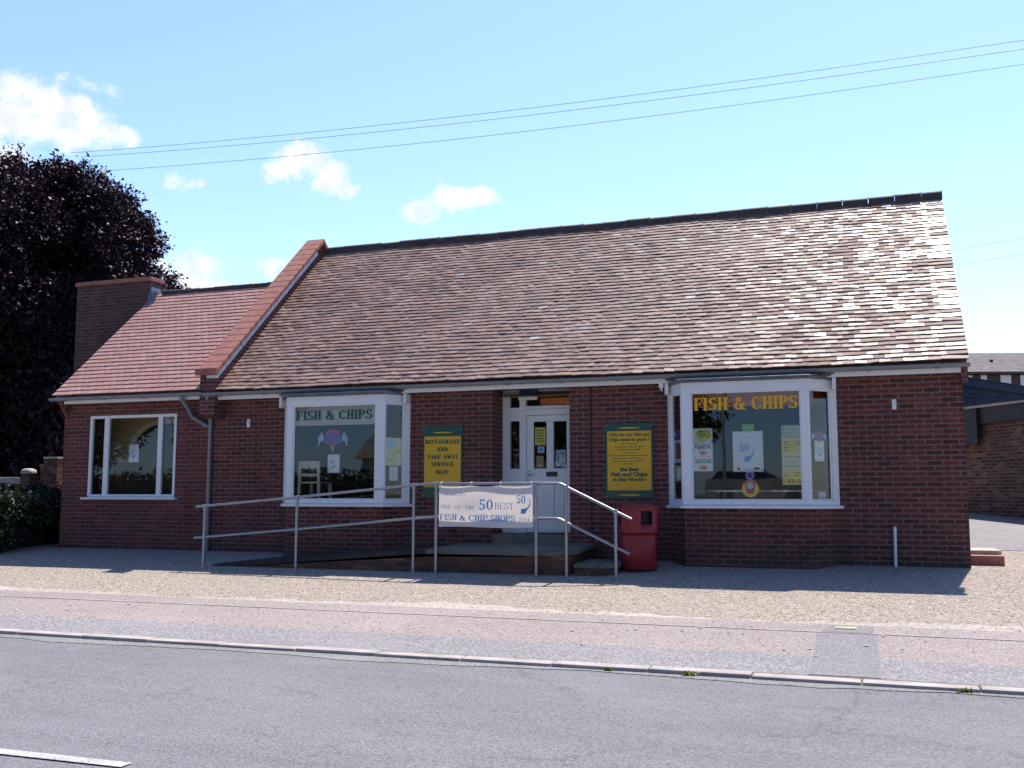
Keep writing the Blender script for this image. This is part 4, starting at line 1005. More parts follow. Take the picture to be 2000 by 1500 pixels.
# ------------------------------------------------------------------ things stuck in the windows
def card(name, pl, u0, u1, v0, v1, label, cat, base='paper', w=-.050, group=None, draw=None, mats=()):
    c = pl.p((u0 + u1) / 2, v0, w); mb = MB(); pl.box(mb, u0, u1, v0, v1, w - .004, w)
    if draw: draw(mb, w + .0012)
    ob = mb.build(name, [M[base]] + [M[k] for k in mats]); tag(ob, label, cat, group)
    return ob
def small50(u0, u1, v0, v1, pl):
    def d(mb, w):
        s = (v1 - v0); logo50(mb, pl, u0 + (u1 - u0) * .22, v0 + s * .22, min(s * .5, (u1 - u0) * .85), w, 1)
        word_bars(mb, pl, (u0 + u1) / 2, v0 + s * .84, (u1 - u0) * .44, s * .028, w, 2)
    return d
def poster_bottom(u0, u1, v0, v1, pl):
    f = small50(u0, u1, v0, v1, pl)
    def d(mb, w):
        f(mb, w)
        pl.quad(mb, u0 + .05, u0 + .10, v0 + .03, v0 + .065, w, 3); pl.quad(mb, u1 - .13, u1 - .06, v0 + .035, v0 + .065, w, 3)
        pl.quad(mb, u0 + .16, u0 + .21, v0 + .04, v0 + .052, w, 2); pl.quad(mb, u0 + .24, u0 + .28, v0 + .04, v0 + .055, w, 2)
    return d
card('poster', FL, -1.99, -1.55, 1.35, 1.95, 'large white award poster in the middle of the right bay window', 'poster', draw=poster_bottom(-1.985, -1.55, 1.35, 1.95, FL), mats=('blue', 'blue_pale', 'ink'))
def dmenu(mb, w):
    FL.disc(mb, -2.425, 1.905, .118, .085, w, 1)
    for i in range(3): word_bars(mb, FL, -2.425, 1.945 - .04 * i, .13 if i < 2 else .10, .024, w + .0006, 2)
def dword(word, v0):
    def d(mb, w):
        sans_text(mb, FL, word, -2.43, v0 + .115, .245, .062, w, .025, 1)
        FL.disc(mb, -2.425, v0 + .05, .062, .032, w, 2); word_bars(mb, FL, -2.425, v0 + .041, .07, .02, w + .0006, 3)
    return d
card('menu_card', FL, -2.575, -2.285, 1.80, 2.005, 'white card with yellow oval, topmost of three menu cards', 'menu card', group='three menu cards in the right bay', draw=dmenu, mats=('lime', 'letter_green'))
card('menu_card', FL, -2.575, -2.285, 1.583, 1.796, 'white card reading PANGA, middle of three menu cards', 'menu card', group='three menu cards in the right bay', draw=dword('PANGA', 1.585), mats=('letter_green', 'orange', 'ink'))
card('menu_card', FL, -2.575, -2.285, 1.365, 1.579, 'white card reading SAITHE, lowest of three menu cards', 'menu card', group='three menu cards in the right bay', draw=dword('SAITHE', 1.367), mats=('letter_green', 'orange', 'ink'))
def dspecial(mb, w):
    c = -1.14
    FL.quad(mb, -1.285, -1.0, 1.84, 2.02, w, 1)
    for i, t in enumerate(('SPECIAL', 'TAKE AWAY', 'OFFERS')): sans_text(mb, FL, t, c, 1.975 - .052 * i, .22, .034, w + .0006, .025, 4)
    FL.quad(mb, -1.285, -1.0, 1.62, 1.815, w, 2); FL.quad(mb, -1.285, -1.0, 1.165, 1.365, w, 2)
    for i in range(4): word_bars(mb, FL, -1.21, 1.765 - .04 * i, .09, .022, w + .0006, 5)
    FL.disc(mb, -1.055, 1.765, .03, .03, w + .0006, 6); FL.quad(mb, -1.10, -1.01, 1.655, 1.685, w + .0006, 0)
    sans_text(mb, FL, 'FISH FISH', c, 1.545, .20, .03, w, 0, 5); sans_text(mb, FL, 'WITH', c, 1.475, .11, .026, w, 0, 5); word_bars(mb, FL, c, 1.42, .2, .018, w, 5)
    FL.disc(mb, -1.225, 1.31, .042, .036, w + .0006, 6); FL.disc(mb, -1.222, 1.322, .024, .02, w + .0012, 0); word_bars(mb, FL, -1.085, 1.325, .09, .022, w + .0006, 5); word_bars(mb, FL, -1.085, 1.285, .08, .02, w + .0006, 5)
    sans_text(mb, FL, '£2.15', -1.115, 1.19, .19, .05, w + .0006, .015, 5)
card('offer_board', FL, -1.288, -.998, 1.158, 2.025, 'tall yellow special offers board at the right of the bay', 'poster', 'card_cream', draw=dspecial, mats=('card_green', 'card_yellow', 'paper', 'card_cream', 'letter_green', 'pink'))
card('sticker', FL, -1.845, -1.675, 1.958, 2.055, 'bright green sticker above the white award poster', 'sticker', 'sticker_green', w=-.048, draw=lambda mb, w: word_bars(mb, FL, -1.76, 1.995, .11, .024, w, 1), mats=('lime',))
def round_sticker(name, cu, cv, r, label, base, draw=None, mats=()):
    mb = MB(); n = 28; w = -.046
    a = [FL.p(cu + r * math.cos(2 * math.pi * k / n), cv + r * math.sin(2 * math.pi * k / n), w) for k in range(n)]
    b = [FL.p(cu + r * math.cos(2 * math.pi * k / n), cv + r * math.sin(2 * math.pi * k / n), w - .003) for k in range(n)]
    mb.mesh(a + b, [tuple(range(n))] + [(k, n + k, n + (k + 1) % n, (k + 1) % n) for k in range(n)])
    if draw: draw(mb, w + .001)
    tag(mb.build(name, [M[base]] + [M[k] for k in mats]), label, 'sticker')
round_sticker('sticker', -1.748, 1.298, .062, 'small round lilac sticker just below the white award poster', 'cloud_blue', lambda mb, w: FL.disc(mb, -1.748, 1.298, .045, .045, w, 1), ('purple',))
def cone(mb, w):
    FL.shape(mb, [(-1.83, 1.20), (-1.80, 1.03), (-1.70, 1.03), (-1.668, 1.20), (-1.70, 1.21), (-1.80, 1.21)], w, 1)
    FL.disc(mb, -1.75, 1.145, .05, .05, w + .0006, 2)
    for i in range(6): FL.quad(mb, -1.815 + i * .024, -1.80 + i * .024, 1.195, 1.225 + .012 * (i % 2), w + .0004, 3)
round_sticker('sticker', -1.748, 1.10, .122, 'big round yellow sticker with a red chip cone on it', 'card_yellow', cone, ('sticker_red', 'cloud_blue', 'orange'))
def emblem(pl, cu, cv, s, label, w=-.05):
    mb = MB(); P = lambda pts, dw, mi: pl.shape(mb, [(cu + a * s, cv + b * s) for a, b in pts], w + dw, mi)
    P([(-.62, -.12), (-.50, -.30), (.50, -.30), (.62, -.12), (.50, .16), (.2, .27), (-.2, .27), (-.50, .16)], 0, 0)
    up = [(.52 * math.cos(R(a)), .12 + .44 * math.sin(R(a))) for a in range(20, 161, 14)]; dn = [(.40 * math.cos(R(a)), .12 + .20 * math.sin(R(a))) for a in range(160, 19, -14)]
    P(up + dn, .001, 1)
    P([(-.24, -.30), (0, -.72), (.24, -.30)], .001, 1); P([(-.09, -.5), (0, -.80), (.09, -.5)], .0015, 2)
    for sg in (-1, 1):                                                         # pale scrolls either side of the shield
        sh = [(.58, -.02), (.60, .22), (.68, .34), (.78, .36), (.80, .26), (.98, .04), (.92, -.16), (.98, -.40), (.90, -.42), (.80, -.16), (.66, -.14)]
        P([(a * sg, b) for a, b in (sh if sg < 0 else sh[::-1])], .001, 2)
    word_bars(mb, pl, cu, cv + .33 * s, .40 * s, .10 * s, w + .0018, 0); word_bars(mb, pl, cu, cv - .05 * s, .62 * s, .13 * s, w + .0018, 1)
    tag(mb.build('window_emblem', [M['purple'], M['sticker_red'], M['cloud_blue']]), label, 'sticker')
emblem(FL, -8.725, 1.965, .30, 'red and purple shield sticker in the left bay window')
card('poster', FL, -8.815, -8.585, 1.385, 1.70, 'small white award poster below the shield in the left bay', 'poster', draw=small50(-8.815, -8.585, 1.385, 1.70, FL), mats=('blue', 'blue_pale'))
PR, LR_, _, _ = plR[2]; PL_, LL_, _, _ = plR[0]; PQ, LQ, _, _ = plL[2]
emblem(PR, .24, 1.86, .15, 'small shield sticker in the narrow right side of the right bay')
card('poster', PR, .15, .335, 1.50, 1.80, 'narrow white award poster below the small shield sticker', 'poster', draw=small50(.15, .335, 1.50, 1.80, PR), mats=('blue', 'blue_pale'))
card('poster', PR, .20, .34, .935, 1.06, 'tiny blue notice at the foot of the right side pane', 'poster', 'cloud_blue', draw=lambda mb, w: PR.quad(mb, .22, .32, .955, .99, w, 1), mats=('blue',))
emblem(PL_, .26, 1.93, .15, 'small shield sticker in the narrow left side of the right bay')
def dphoto(mb, w): PL_.quad(mb, .16, .36, 1.56, 1.80, w, 1); PL_.quad(mb, .16, .36, 1.60, 1.70, w + .0005, 2)
card('poster', PL_, .12, .40, 1.50, 1.85, 'photo print framed in white in the left side pane', 'poster', 'cloud_blue', draw=dphoto, mats=('room', 'counter'))
card('poster', PL_, .15, .40, 1.22, 1.46, 'pale green notice under the photo print', 'poster', 'card_green', draw=lambda mb, w: PL_.disc(mb, .27, 1.34, .07, .09, w, 1), mats=('paper',))
def dn1(mb, w): PQ.quad(mb, .10, .24, 1.80, 1.93, w, 1); PQ.quad(mb, .25, .36, 1.72, 1.78, w, 2); PQ.quad(mb, .07, .22, 1.58, 1.615, w, 2); PQ.quad(mb, .20, .23, 1.62, 1.74, w, 2)
card('poster', PQ, .06, .38, 1.50, 1.97, 'cream notice with blue and lime panels in left bay side', 'poster', 'card_cream', draw=dn1, mats=('cloud_blue', 'lime'))
card('poster', PQ, .14, .30, 1.25, 1.485, 'small white award poster under the cream notice', 'poster', draw=small50(.14, .30, 1.25, 1.485, PQ), mats=('blue', 'blue_pale'))
card('poster', AP, -13.375, -13.15, 1.625, 1.965, 'white award poster in the middle of the annexe window', 'poster', w=-.062, draw=small50(-13.375, -13.15, 1.625, 1.965, AP), mats=('blue', 'blue_pale'))
card('notice', DP, -5.385, -5.20, 1.84, 2.14, 'yellow notice behind the left door pane', 'notice', 'card_yellow', w=-.045, draw=lambda mb, w: [DP.quad(mb, -5.36, -5.23, 2.08 - .045 * i, 2.095 - .045 * i, w, 1) for i in range(5)], mats=('letter_green',))
card('notice', DP, -5.34, -5.22, 1.71, 1.82, 'small blue notice below the yellow one', 'notice', 'cloud_blue', w=-.045, draw=lambda mb, w: DP.quad(mb, -5.32, -5.25, 1.75, 1.79, w, 1), mats=('blue',))
card('notice', DP, -5.36, -5.24, 1.47, 1.66, 'pinkish paper at the foot of the left door pane', 'notice', 'beige', w=-.045, draw=lambda mb, w: [DP.quad(mb, -5.345, -5.26, 1.62 - .03 * i, 1.63 - .03 * i, w, 1) for i in range(4)], mats=('ink',))
card('notice', DP, -5.02, -4.85, 1.48, 1.76, 'white opening hours sheet behind the right door pane', 'notice', 'cloud_blue', w=-.045, draw=lambda mb, w: [DP.quad(mb, -5.0, -4.87, 1.71 - .034 * i, 1.722 - .034 * i, w, 1) for i in range(6)], mats=('ink',))

# ------------------------------------------------------------------ furniture seen through the glass
ct = empty('serving_counter', (-1.6, 1.1, .25), 'red brown serving counter inside the right bay window', 'counter')
mb = MB(); mb.box(-3.85, .4, .75, 1.25, .26, 1.05); mb.build('front', M['counter'], ct, .006)
mb = MB(); mb.box(-3.9, .45, .70, 1.30, 1.053, 1.09); mb.build('worktop', M['steel'], ct, .004)
def rung(name, loc, label):
    e = empty(name, loc, label, 'chair'); x, y, z = loc
    for dx, dy, h in ((-.2, -.2, .72), (.2, -.2, .72), (-.2, .2, .36), (.2, .2, .36)):
        mb = MB(); mb.hexa([(x + dx - .028, y + dy - .02, z), (x + dx + .028, y + dy - .02, z), (x + dx + .028, y + dy + .02, z), (x + dx - .028, y + dy + .02, z), (x + dx * .92 - .024, y + dy - .02, z + h), (x + dx * .92 + .024, y + dy - .02, z + h), (x + dx * .92 + .024, y + dy + .02, z + h), (x + dx * .92 - .024, y + dy + .02, z + h)]); mb.build('leg', M['cream_paint'], e)
    mb = MB(); mb.box(x - .22, x + .22, y - .22, y + .22, z + .34, z + .37); mb.build('seat', M['cream_paint'], e, .005)
    mb = MB(); mb.box(x - .2, x + .2, y - .215, y - .195, z + .60, z + .73); mb.box(x - .2, x + .2, y - .215, y - .195, z + .46, z + .51); mb.build('backrest', M['cream_paint'], e, .004)
    return e
rung('dining_chair', (-9.34, .12, .87), 'cream painted wooden chair standing in the left bay window')
tb = empty('dining_table', (-8.0, 2.6, .25), 'dark dining table deep inside the left bay', 'table')
mb = MB(); mb.box(-8.6, -7.4, 2.2, 3.0, .96, 1.0); mb.build('tabletop', M['timber'], tb, .005)
for dx, dy in ((-.55, -.35), (.55, -.35), (-.55, .35), (.55, .35)):
    mb = MB(); mb.box(-8 + dx - .03, -8 + dx + .03, 2.6 + dy - .03, 2.6 + dy + .03, .25, .96); mb.build('leg', M['timber'], tb)
tb = empty('dining_table', (-13.2, 1.1, .2), 'dark dining table just inside the annexe window', 'table')
mb = MB(); mb.box(-13.75, -12.65, .75, 1.45, .92, .96); mb.build('tabletop', M['timber'], tb, .005)
for dx, dy in ((-.5, -.3), (.5, -.3), (-.5, .3), (.5, .3)):
    mb = MB(); mb.box(-13.2 + dx - .03, -13.2 + dx + .03, 1.1 + dy - .03, 1.1 + dy + .03, .2, .92); mb.build('leg', M['timber'], tb)
# ------------------------------------------------------------------ leaves
def leaf_mesh(name, C, D, L, Wd, mat, parent=None, fold=.25):
    """C centres, D directions, L lengths, Wd widths (numpy) -> one mesh of folded leaf shapes"""
    n = len(C); rs = np.random.RandomState(len(C))
    up = rs.normal(size=(n, 3)) + np.array([0, 0, 1.4]); D = D / np.linalg.norm(D, axis=1, keepdims=True)
    S = np.cross(D, up); S /= np.linalg.norm(S, axis=1, keepdims=True) + 1e-9
    Nn = np.cross(S, D)
    L = L[:, None]; Wd = Wd[:, None]
    v = np.empty((n, 4, 3))
    v[:, 0] = C - D * L * .5; v[:, 1] = C + S * Wd * .5 + Nn * Wd * fold; v[:, 2] = C + D * L * .5; v[:, 3] = C - S * Wd * .5 + Nn * Wd * fold
    me = bpy.data.meshes.new(name); me.vertices.add(4 * n); me.loops.add(4 * n); me.polygons.add(n)
    org = np.array(ORG[parent.name]) if parent is not None else 0
    me.vertices.foreach_set('co', (v.reshape(-1, 3) - org).ravel()); me.loops.foreach_set('vertex_index', np.arange(4 * n, dtype=np.int32))
    me.polygons.foreach_set('loop_start', np.arange(0, 4 * n, 4, dtype=np.int32)); me.polygons.foreach_set('loop_total', np.full(n, 4, dtype=np.int32))
    me.materials.append(mat); me.update(); me.validate()
    o = bpy.data.objects.new(name, me); COL.objects.link(o)
    if parent is not None: o.parent = parent
    ORG[o.name] = Vector(org) if parent is not None else Vector((0, 0, 0))
    return o
def lobes(rs, c, rad, nl, rmin, rmax, zmin=-.95):
    out = []
    while len(out) < nl:
        d = rs.normal(size=3); d /= np.linalg.norm(d)
        if d[2] < zmin: continue
        r = rs.uniform(rmin, rmax); out.append((np.array(c) + d * np.array(rad) * (1 - .6 * r / max(rad)) * rs.uniform(.86, 1.03), r))
    return out
def foliage(rs, lb, per, tw, leafn, L, spread, droop=.35):
    """per twigs per lobe (scaled by area), leafn leaves per twig"""
    C = []; D = []
    for c, r in lb:
        k = int(per * r * r)
        d = rs.normal(size=(k, 3)); d /= np.linalg.norm(d, axis=1, keepdims=True)
        p = c + d * r * rs.uniform(.55, 1.02, size=(k, 1)) * np.array([1, 1, .72])
        td = d + rs.normal(scale=.5, size=(k, 3)); td[:, 2] -= droop; td /= np.linalg.norm(td, axis=1, keepdims=True)
        t = rs.uniform(0, 1, size=(k, leafn, 1))
        q = p[:, None] + td[:, None] * t * tw + rs.normal(scale=spread, size=(k, leafn, 3))
        ld = td[:, None] + rs.normal(scale=.7, size=(k, leafn, 3)); ld[..., 2] -= .15
        C.append(q.reshape(-1, 3)); D.append(ld.reshape(-1, 3))
    return np.concatenate(C), np.concatenate(D)
def trunk(mb, base, h, r, rs, limbs=7, reach=3, top=.75):
    p = Vector(base); pts = [p.copy()]; rad = [r]
    for i in range(6):
        p = p + Vector((rs.normal() * .08, rs.normal() * .08, h * top / 6)); pts.append(p.copy()); rad.append(r * (1 - .11 * (i + 1)))
    mb.tube(pts, rad, 12)
    for i in range(limbs):
        a = 2 * math.pi * i / limbs + rs.uniform(-.3, .3); s = pts[2 + i % 4]; q = Vector(s); l = [q.copy()]
        for j in range(4):
            q = q + Vector((math.cos(a) * reach / 4, math.sin(a) * reach / 4, reach * rs.uniform(.1, .26))); l.append(q.copy())
        mb.tube(l, [r * .42, r * .32, r * .22, r * .14, r * .06], 7)
# copper beech behind the annexe
TX, TY = -27.2, 10.0
tr = empty('copper_beech', (TX, TY, gz(TY)), 'large dark purple copper beech rising behind the annexe', 'tree')
rs = np.random.RandomState(5)
mb = MB(); trunk(mb, (TX, TY, gz(TY) - .1), 9, .42, rs, 9, 3.6); mb.build('trunk', M['bark'], tr)
cc = (TX, TY, 5.95)
lb = lobes(rs, cc, (6.4, 5.6, 5.9), 120, .8, 1.5)
lb += [(np.array([TX + a, TY + b, c]), r) for a, b, c, r in ((6.2, -1, 7.2, .8), (6.2, -.6, 6.2, .7), (5.6, -.5, 9.0, .8), (4.0, 0, 10.0, .9), (1.5, -1, 11.0, .8), (-.5, -1, 11.1, .9), (-1.8, -1, 10.8, .8), (3.0, -.5, 10.9, .9), (6.5, 0, 5.4, .5), (6.0, -1.2, 4.8, .9), (5.9, -1, 8.0, .6), (5.1, -.5, 9.6, .9), (4.4, -.4, 10.3, .9), (3.4, -.4, 10.9, .9), (5.6, -.4, 8.9, .8), (6.3, -.2, 6.8, .8), (2.2, -.5, 11.0, .8))]
for k in range(26):                                                            # sprays that stick out of the outline
    th = rs.uniform(-.35, 1.9); d = np.array([math.cos(th), rs.uniform(-.35, .2), math.sin(th)]); d /= np.linalg.norm(d)
    for j in range(4):
        q = np.array(cc) + d * np.array([6.35, 5.4, 5.75]) * (1.0 + .045 * j); q[2] -= .03 * j * j
        lb.append((q, .30 - .05 * j))
C, D = foliage(rs, lb, 300, .38, 7, .1, .06, .45)
ri = np.random.RandomState(9)
Ci = np.array(cc) + (lambda d: d / np.linalg.norm(d, axis=1, keepdims=True) * ri.uniform(.25, .86, size=(40000, 1)) * np.array([6.1, 5.4, 5.7]))(ri.normal(size=(40000, 3)))  # oversized inner leaves added to block light through the crown
Di = ri.normal(size=Ci.shape)
Cs = np.stack([ri.uniform(TX - 7.5, TX + 6.3, 34000), ri.uniform(TY - 3.8, TY + 4, 34000), ri.uniform(.7, 4.5, 34000)], 1)   # low skirts of the crown
Ca = np.concatenate([C, Ci, Cs]); Da = np.concatenate([D, Di, ri.normal(size=Cs.shape)])
Ls = np.concatenate([rs.uniform(.085, .155, len(C)), ri.uniform(.24, .38, len(Ci)), ri.uniform(.13, .24, len(Cs))])
leaf_mesh('crown', Ca, Da, Ls, Ls * .62, M['leaf_copper'], tr)
# hedge at the annexe's left corner
hd = empty('hedge', (-17, 0, 0), 'dark clipped green hedge at the annexe left corner', 'hedge')
rs = np.random.RandomState(12)
hl = []
for i in range(230):
    x = rs.uniform(-23, -15.25); y = rs.uniform(-.75, 1.6); top = .98 if x > -16.6 else 1.1
    z = rs.choice([rs.uniform(-.05, top - .2), top - .25]); hl.append((np.array([x, y, z]), rs.uniform(.30, .45)))
C, D = foliage(rs, hl, 800, .14, 6, .05, .035, .0)
L = rs.uniform(.06, .11, len(C)); leaf_mesh('leaves', C, D, L, L * .6, M['leaf_hedge'], hd)
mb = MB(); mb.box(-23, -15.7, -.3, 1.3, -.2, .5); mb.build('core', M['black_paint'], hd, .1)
# garden walls beyond the hedge
g = empty('garden_wall', (-22, 3, .1), 'brick garden wall with pale coping beyond the hedge', 'wall')
mb = MB(); mb.box(-26, -18.98, 3.0, 3.22, 0, 1.27); mb.build('brickwork', M['brick_far'], g)
mb = MB(); mb.box(-26, -18.96, 2.96, 3.26, 1.273, 1.42); mb.build('coping', M['slab'], g, .015)
g = empty('gate_pillar', (-18.86, 3.1, .1), 'short brick pillar with rounded pale cap at the garden wall end', 'pillar')
mb = MB(); mb.box(-18.955, -18.735, 2.98, 3.22, 0, 1.50); mb.build('shaft', M['brick_far'], g)
mb = MB(); mb.lathe([(.15, 1.503), (.155, 1.54), (.13, 1.6), (.07, 1.625), (0, 1.63)], (-18.845, 3.1, 0), 20, 0, 4); mb.build('cap', M['slab'], g)
g = empty('boundary_wall', (-18.5, 3.5, .1), 'plain brick boundary wall between the two pillars', 'wall')
mb = MB(); mb.box(-18.70, -18.32, 3.3, 3.5, 0, 1.69); mb.build('brickwork', M['brick_ramp'], g)
mb = MB(); mb.box(-18.72, -18.32, 3.28, 3.52, 1.693, 1.72); mb.build('coping', M['coping'], g)
g = empty('gate_pillar', (-18.1, 3.2, .1), 'tall square brick pillar beside the annexe wall', 'pillar')
mb = MB(); mb.box(-18.32, -17.93, 3.02, 3.40, 0, 1.84); mb.build('shaft', M['brick_ramp'], g)
mb = MB(); mb.box(-18.34, -17.91, 3.0, 3.42, 1.843, 1.885); mb.build('cap', M['slab'], g, .006)

# ------------------------------------------------------------------ things right of the shop
b = empty('inspection_block', (1.5, .75, .02), 'low red brick chamber with concrete lid at the shop corner', 'manhole')
mb = MB(); mb.box(.9, 1.66, .33, 1.5, -.1, .155); mb.build('brickwork', M['coping'], b, .004)
mb = MB(); mb.prism([(.95, .6), (1.62, .6), (1.66, .66), (1.62, 1.45), (.95, 1.45)], .158, .215); mb.build('lid', M['slab'], b, .006)
a = math.atan2(-2.2, 1.45)
sh = empty('garage', (3.0, 9.5, gz(9)), 'flat roofed brick garage with black fascia behind the shop', 'garage')
p0 = Vector((1.55, 10.9, 0)); du = Vector((math.cos(a), math.sin(a), 0)); dn = Vector((-du.y, du.x, 0))
GP = Plane(p0, du); g0 = .3
mb = MB(); GP.box(mb, 0, 7, g0, 2.62, -5, 0); mb.build('wall', M['brick_far'], sh)
mb = MB(); GP.box(mb, -.1, 7.1, 2.625, 2.98, -.02, .12); mb.build('fascia', M['black_paint'], sh)
mb = MB(); GP.box(mb, -.1, 7.1, 2.98, 3.03, -.04, .17); mb.build('roof_trim', M['slab'], sh)
mb = MB()
GP.box(mb, -.1, 7.1, 3.032, 3.06, -5, .12)
mb.build('roof', M['felt'], sh)
mb = MB(); GP.box(mb, -.05, 1.45, 2.16, 2.97, .125, .19); mb.build('hoarding', M['black_paint'], sh)
ou = empty('outbuilding', (3.5, 16, .9), 'dark blue felt clad outbuilding between the garage and the office block', 'building')
a3 = math.atan2(3.0, 1.74); QP = Plane((1.2, 11.97, 0), (math.cos(a3), math.sin(a3), 0))
mb = MB(); QP.box(mb, 0, 12, .4, 3.9, -5, 0); mb.build('wall', M['felt'], ou)
mb = MB(); QP.box(mb, -.1, 12.1, 3.903, 4.12, -5.1, .08); QP.box(mb, -.1, 12.1, 3.62, 3.68, .001, .05); mb.build('fascia', M['felt'], ou)
mb = MB(); QP.box(mb, -.1, 12.1, 4.123, 4.15, -5.1, .10); mb.build('roof', M['felt'], ou)
of = empty('office_block', (8, 32, 2), 'long brown office block with grey roof and strip windows', 'building')
a2 = R(17); OP = Plane((1.0, 29.2, 0), (math.cos(a2), math.sin(a2), 0))
mb = MB(); OP.box(mb, 0, 22, 1.6, 5.93, -9, 0); mb.build('wall', M['brick_far'], of)
mb = MB(); P = OP.p
mb.hexa([P(-.3, 6.02, .4), P(22.3, 6.02, .4), P(22.3, 6.02, -9.4), P(-.3, 6.02, -9.4), P(-.3, 7.45, -4.3), P(22.3, 7.45, -4.3), P(22.3, 7.45, -4.7), P(-.3, 7.45, -4.7)])
for u, v, w in ((4.6, 6.75, -2.0), (6.2, 6.75, -2.0), (5.6, 6.40, -.9)): OP.box(mb, u, u + .12, v, v + .08, w, w + .12)
rf = mb.build('roof', M['slate'], of)
mb = MB(); mb.mesh([P(2.75, 6.72, -1.2), P(3.35, 6.72, -1.2), P(3.05, 7.2, -1.2), P(3.05, 7.2, -3.6), P(2.75, 6.72, -2.4), P(3.35, 6.72, -2.4)], [(0, 1, 2), (0, 2, 3, 4), (1, 5, 3, 2)]); mb.build('gablet', M['felt'], rf)
mb = MB(); OP.box(mb, -.3, 22.3, 5.94, 6.03, .2, .42); OP.box(mb, 0, 22, 5.40, 5.93, .004, .05); mb.build('fascia', M['timber'], of)
for k in range(14):
    u0 = 2.55 + k * .80 + (.0 if k else .15); wd = (.30, .24, .42, .52)[k % 4] if k < 4 else .5
    mb = MB(); OP.box(mb, u0, u0 + wd, 5.45, 5.92, .052, .075); wn = mb.build('window', M['white'], of)
# overhead cables
from math import cosh
def cable(y, pa, pb, label, group, r):
    mb = MB(); pts = []
    d = Vector(pb) - Vector(pa)
    for i in range(33):
        t = -.02 + 1.5 * i / 32; q = Vector(pa) + d * t; q.z -= .25 * (1 - (2 * min(t, 1) - 1) ** 2) - .25 * (1 - (2 * .5 - 1) ** 2) * 0; pts.append(q)
    mb.tube(pts, r, 6, 0, False); tag(mb.build('cable', M['cable']), label, 'cable', group)
for pa, pb, lab in (((-22.26, 8, 11.35), (3.37, 8, 10.86), 'highest of the three overhead cables'), ((-21.87, 8, 11.17), (3.36, 8, 10.66), 'middle one of the three overhead cables'), ((-21.26, 8, 10.66), (3.35, 8, 10.32), 'lowest of the three overhead cables')):
    cable(8, pa, pb, lab, 'three overhead cables above the roof', .0065)
for pa, pb, lab in (((1.2, 18, 8.41), (4.495, 18, 8.77), 'upper faint wire beyond the roof right edge'), ((1.2, 18, 7.97), (4.47, 18, 8.28), 'lower faint wire beyond the roof right edge')):
    mb = MB(); mb.tube([pa, Vector(pa) + (Vector(pb) - Vector(pa)) * 3], .005, 6, 0, False); tag(mb.build('cable', M['cable']), lab, 'cable', 'two faint wires at the right')
# loose stones on the forecourt and strays on the pavement
rs = np.random.RandomState(77); mb = MB()
for i in range(2600):
    x = rs.uniform(-15.5, 4.5); y = -rs.uniform(.05, 1) ** .8 * 4.0 if i % 8 else rs.uniform(-5.6, -4.0); r = rs.uniform(.006, .019) * (1 if i % 40 else 1.7); z = gz(y) + (.012 if y < -4 else .002)
    a0 = rs.uniform(0, 6.28); k = 5; sq_ = rs.uniform(.6, 1.0)
    ring = [(x + r * math.cos(a0 + 6.283 * j / k) * rs.uniform(.75, 1.1), y + r * sq_ * math.sin(a0 + 6.283 * j / k), z + r * .25) for j in range(k)]
    mb.mesh(ring + [(x, y, z + r * .8), ], [(j, (j + 1) % k, k) for j in range(k)])
o_ = mb.build('loose_stones', plain('loose_stone', (.42, .36, .31), .9, var=.45, scale=1.3, bump=.2), uv=False); o_['kind'] = 'stuff'
# small things on the pavement
hc = MB(); hc.lathe([(0, .0), (.10, .0), (.105, -.004), (.105, -.03)], (-.36, -4.16, gz(-4.16) + .018), 22, 0, 5, 0, 1.1, .75); tag(hc.build('hydrant_cover', plain('yellow_cover', (.42, .38, .22), .8, var=.3, scale=14, bump=.2)), 'small yellowish utility cover in the pavement patch', 'cover')
def weed(x, y, z, s, seed, label):
    r2 = np.random.RandomState(seed); n = 40
    C = np.stack([x + r2.normal(0, s, n), y + r2.normal(0, s * .4, n), z + r2.uniform(0, s * .9, n)], 1); D = r2.normal(size=(n, 3)); D[:, 2] = abs(D[:, 2]) + .4
    L = r2.uniform(.03, .07, n); tag(leaf_mesh('weed', C, D, L, L * .4, M['leaf_weed']), label, 'weed', 'weeds along the kerb')
for i, (x, lab) in enumerate(((-1.62, 'yellow green weed at the kerb foot, left of the dark patch'), (.62, 'yellow green weed at the kerb foot, farthest right'), (-2.35, 'tiny weed at the kerb foot, leftmost of the weeds'))):
    weed(x, -6.45, -.572, (.035, .03, .018)[i], 40 + i, lab)

# ------------------------------------------------------------------ across the road (seen only mirrored in the shop glass)
cx, cy, cz = -4.7, -30, .6
car = empty('parked_car', (cx, cy, cz), 'silver estate car parked across the road, mirrored in the bay', 'car')
def carpoly(sec, y0, y1, inset=0): return [(cx + x, y, cz + z) for y in (y0, y1) for x, z in sec]
sec = [(-2.15, .35), (-2.2, .75), (-2.1, .98), (1.0, 1.0), (2.0, .82), (2.2, .55), (2.15, .3)]; n = len(sec)
mb = MB(); mb.mesh(carpoly(sec, cy - .85, cy + .85), [tuple(range(n)), tuple(range(n, 2 * n))[::-1]] + [(i, (i + 1) % n, n + (i + 1) % n, n + i) for i in range(n)]); mb.build('body', M['car'], car, .08)
cab = [(-2.08, .97), (-1.75, 1.42), (.1, 1.46), (1.05, .97)]; mb = MB()
mb.mesh([(cx + x, cy - .78 + (.12 if z > 1 else 0), cz + z) for x, z in cab] + [(cx + x, cy + .78 - (.12 if z > 1 else 0), cz + z) for x, z in cab], [(0, 1, 2, 3), (7, 6, 5, 4), (0, 4, 5, 1), (1, 5, 6, 2), (2, 6, 7, 3)]); mb.build('windows', M['car_glass'], car, .03)
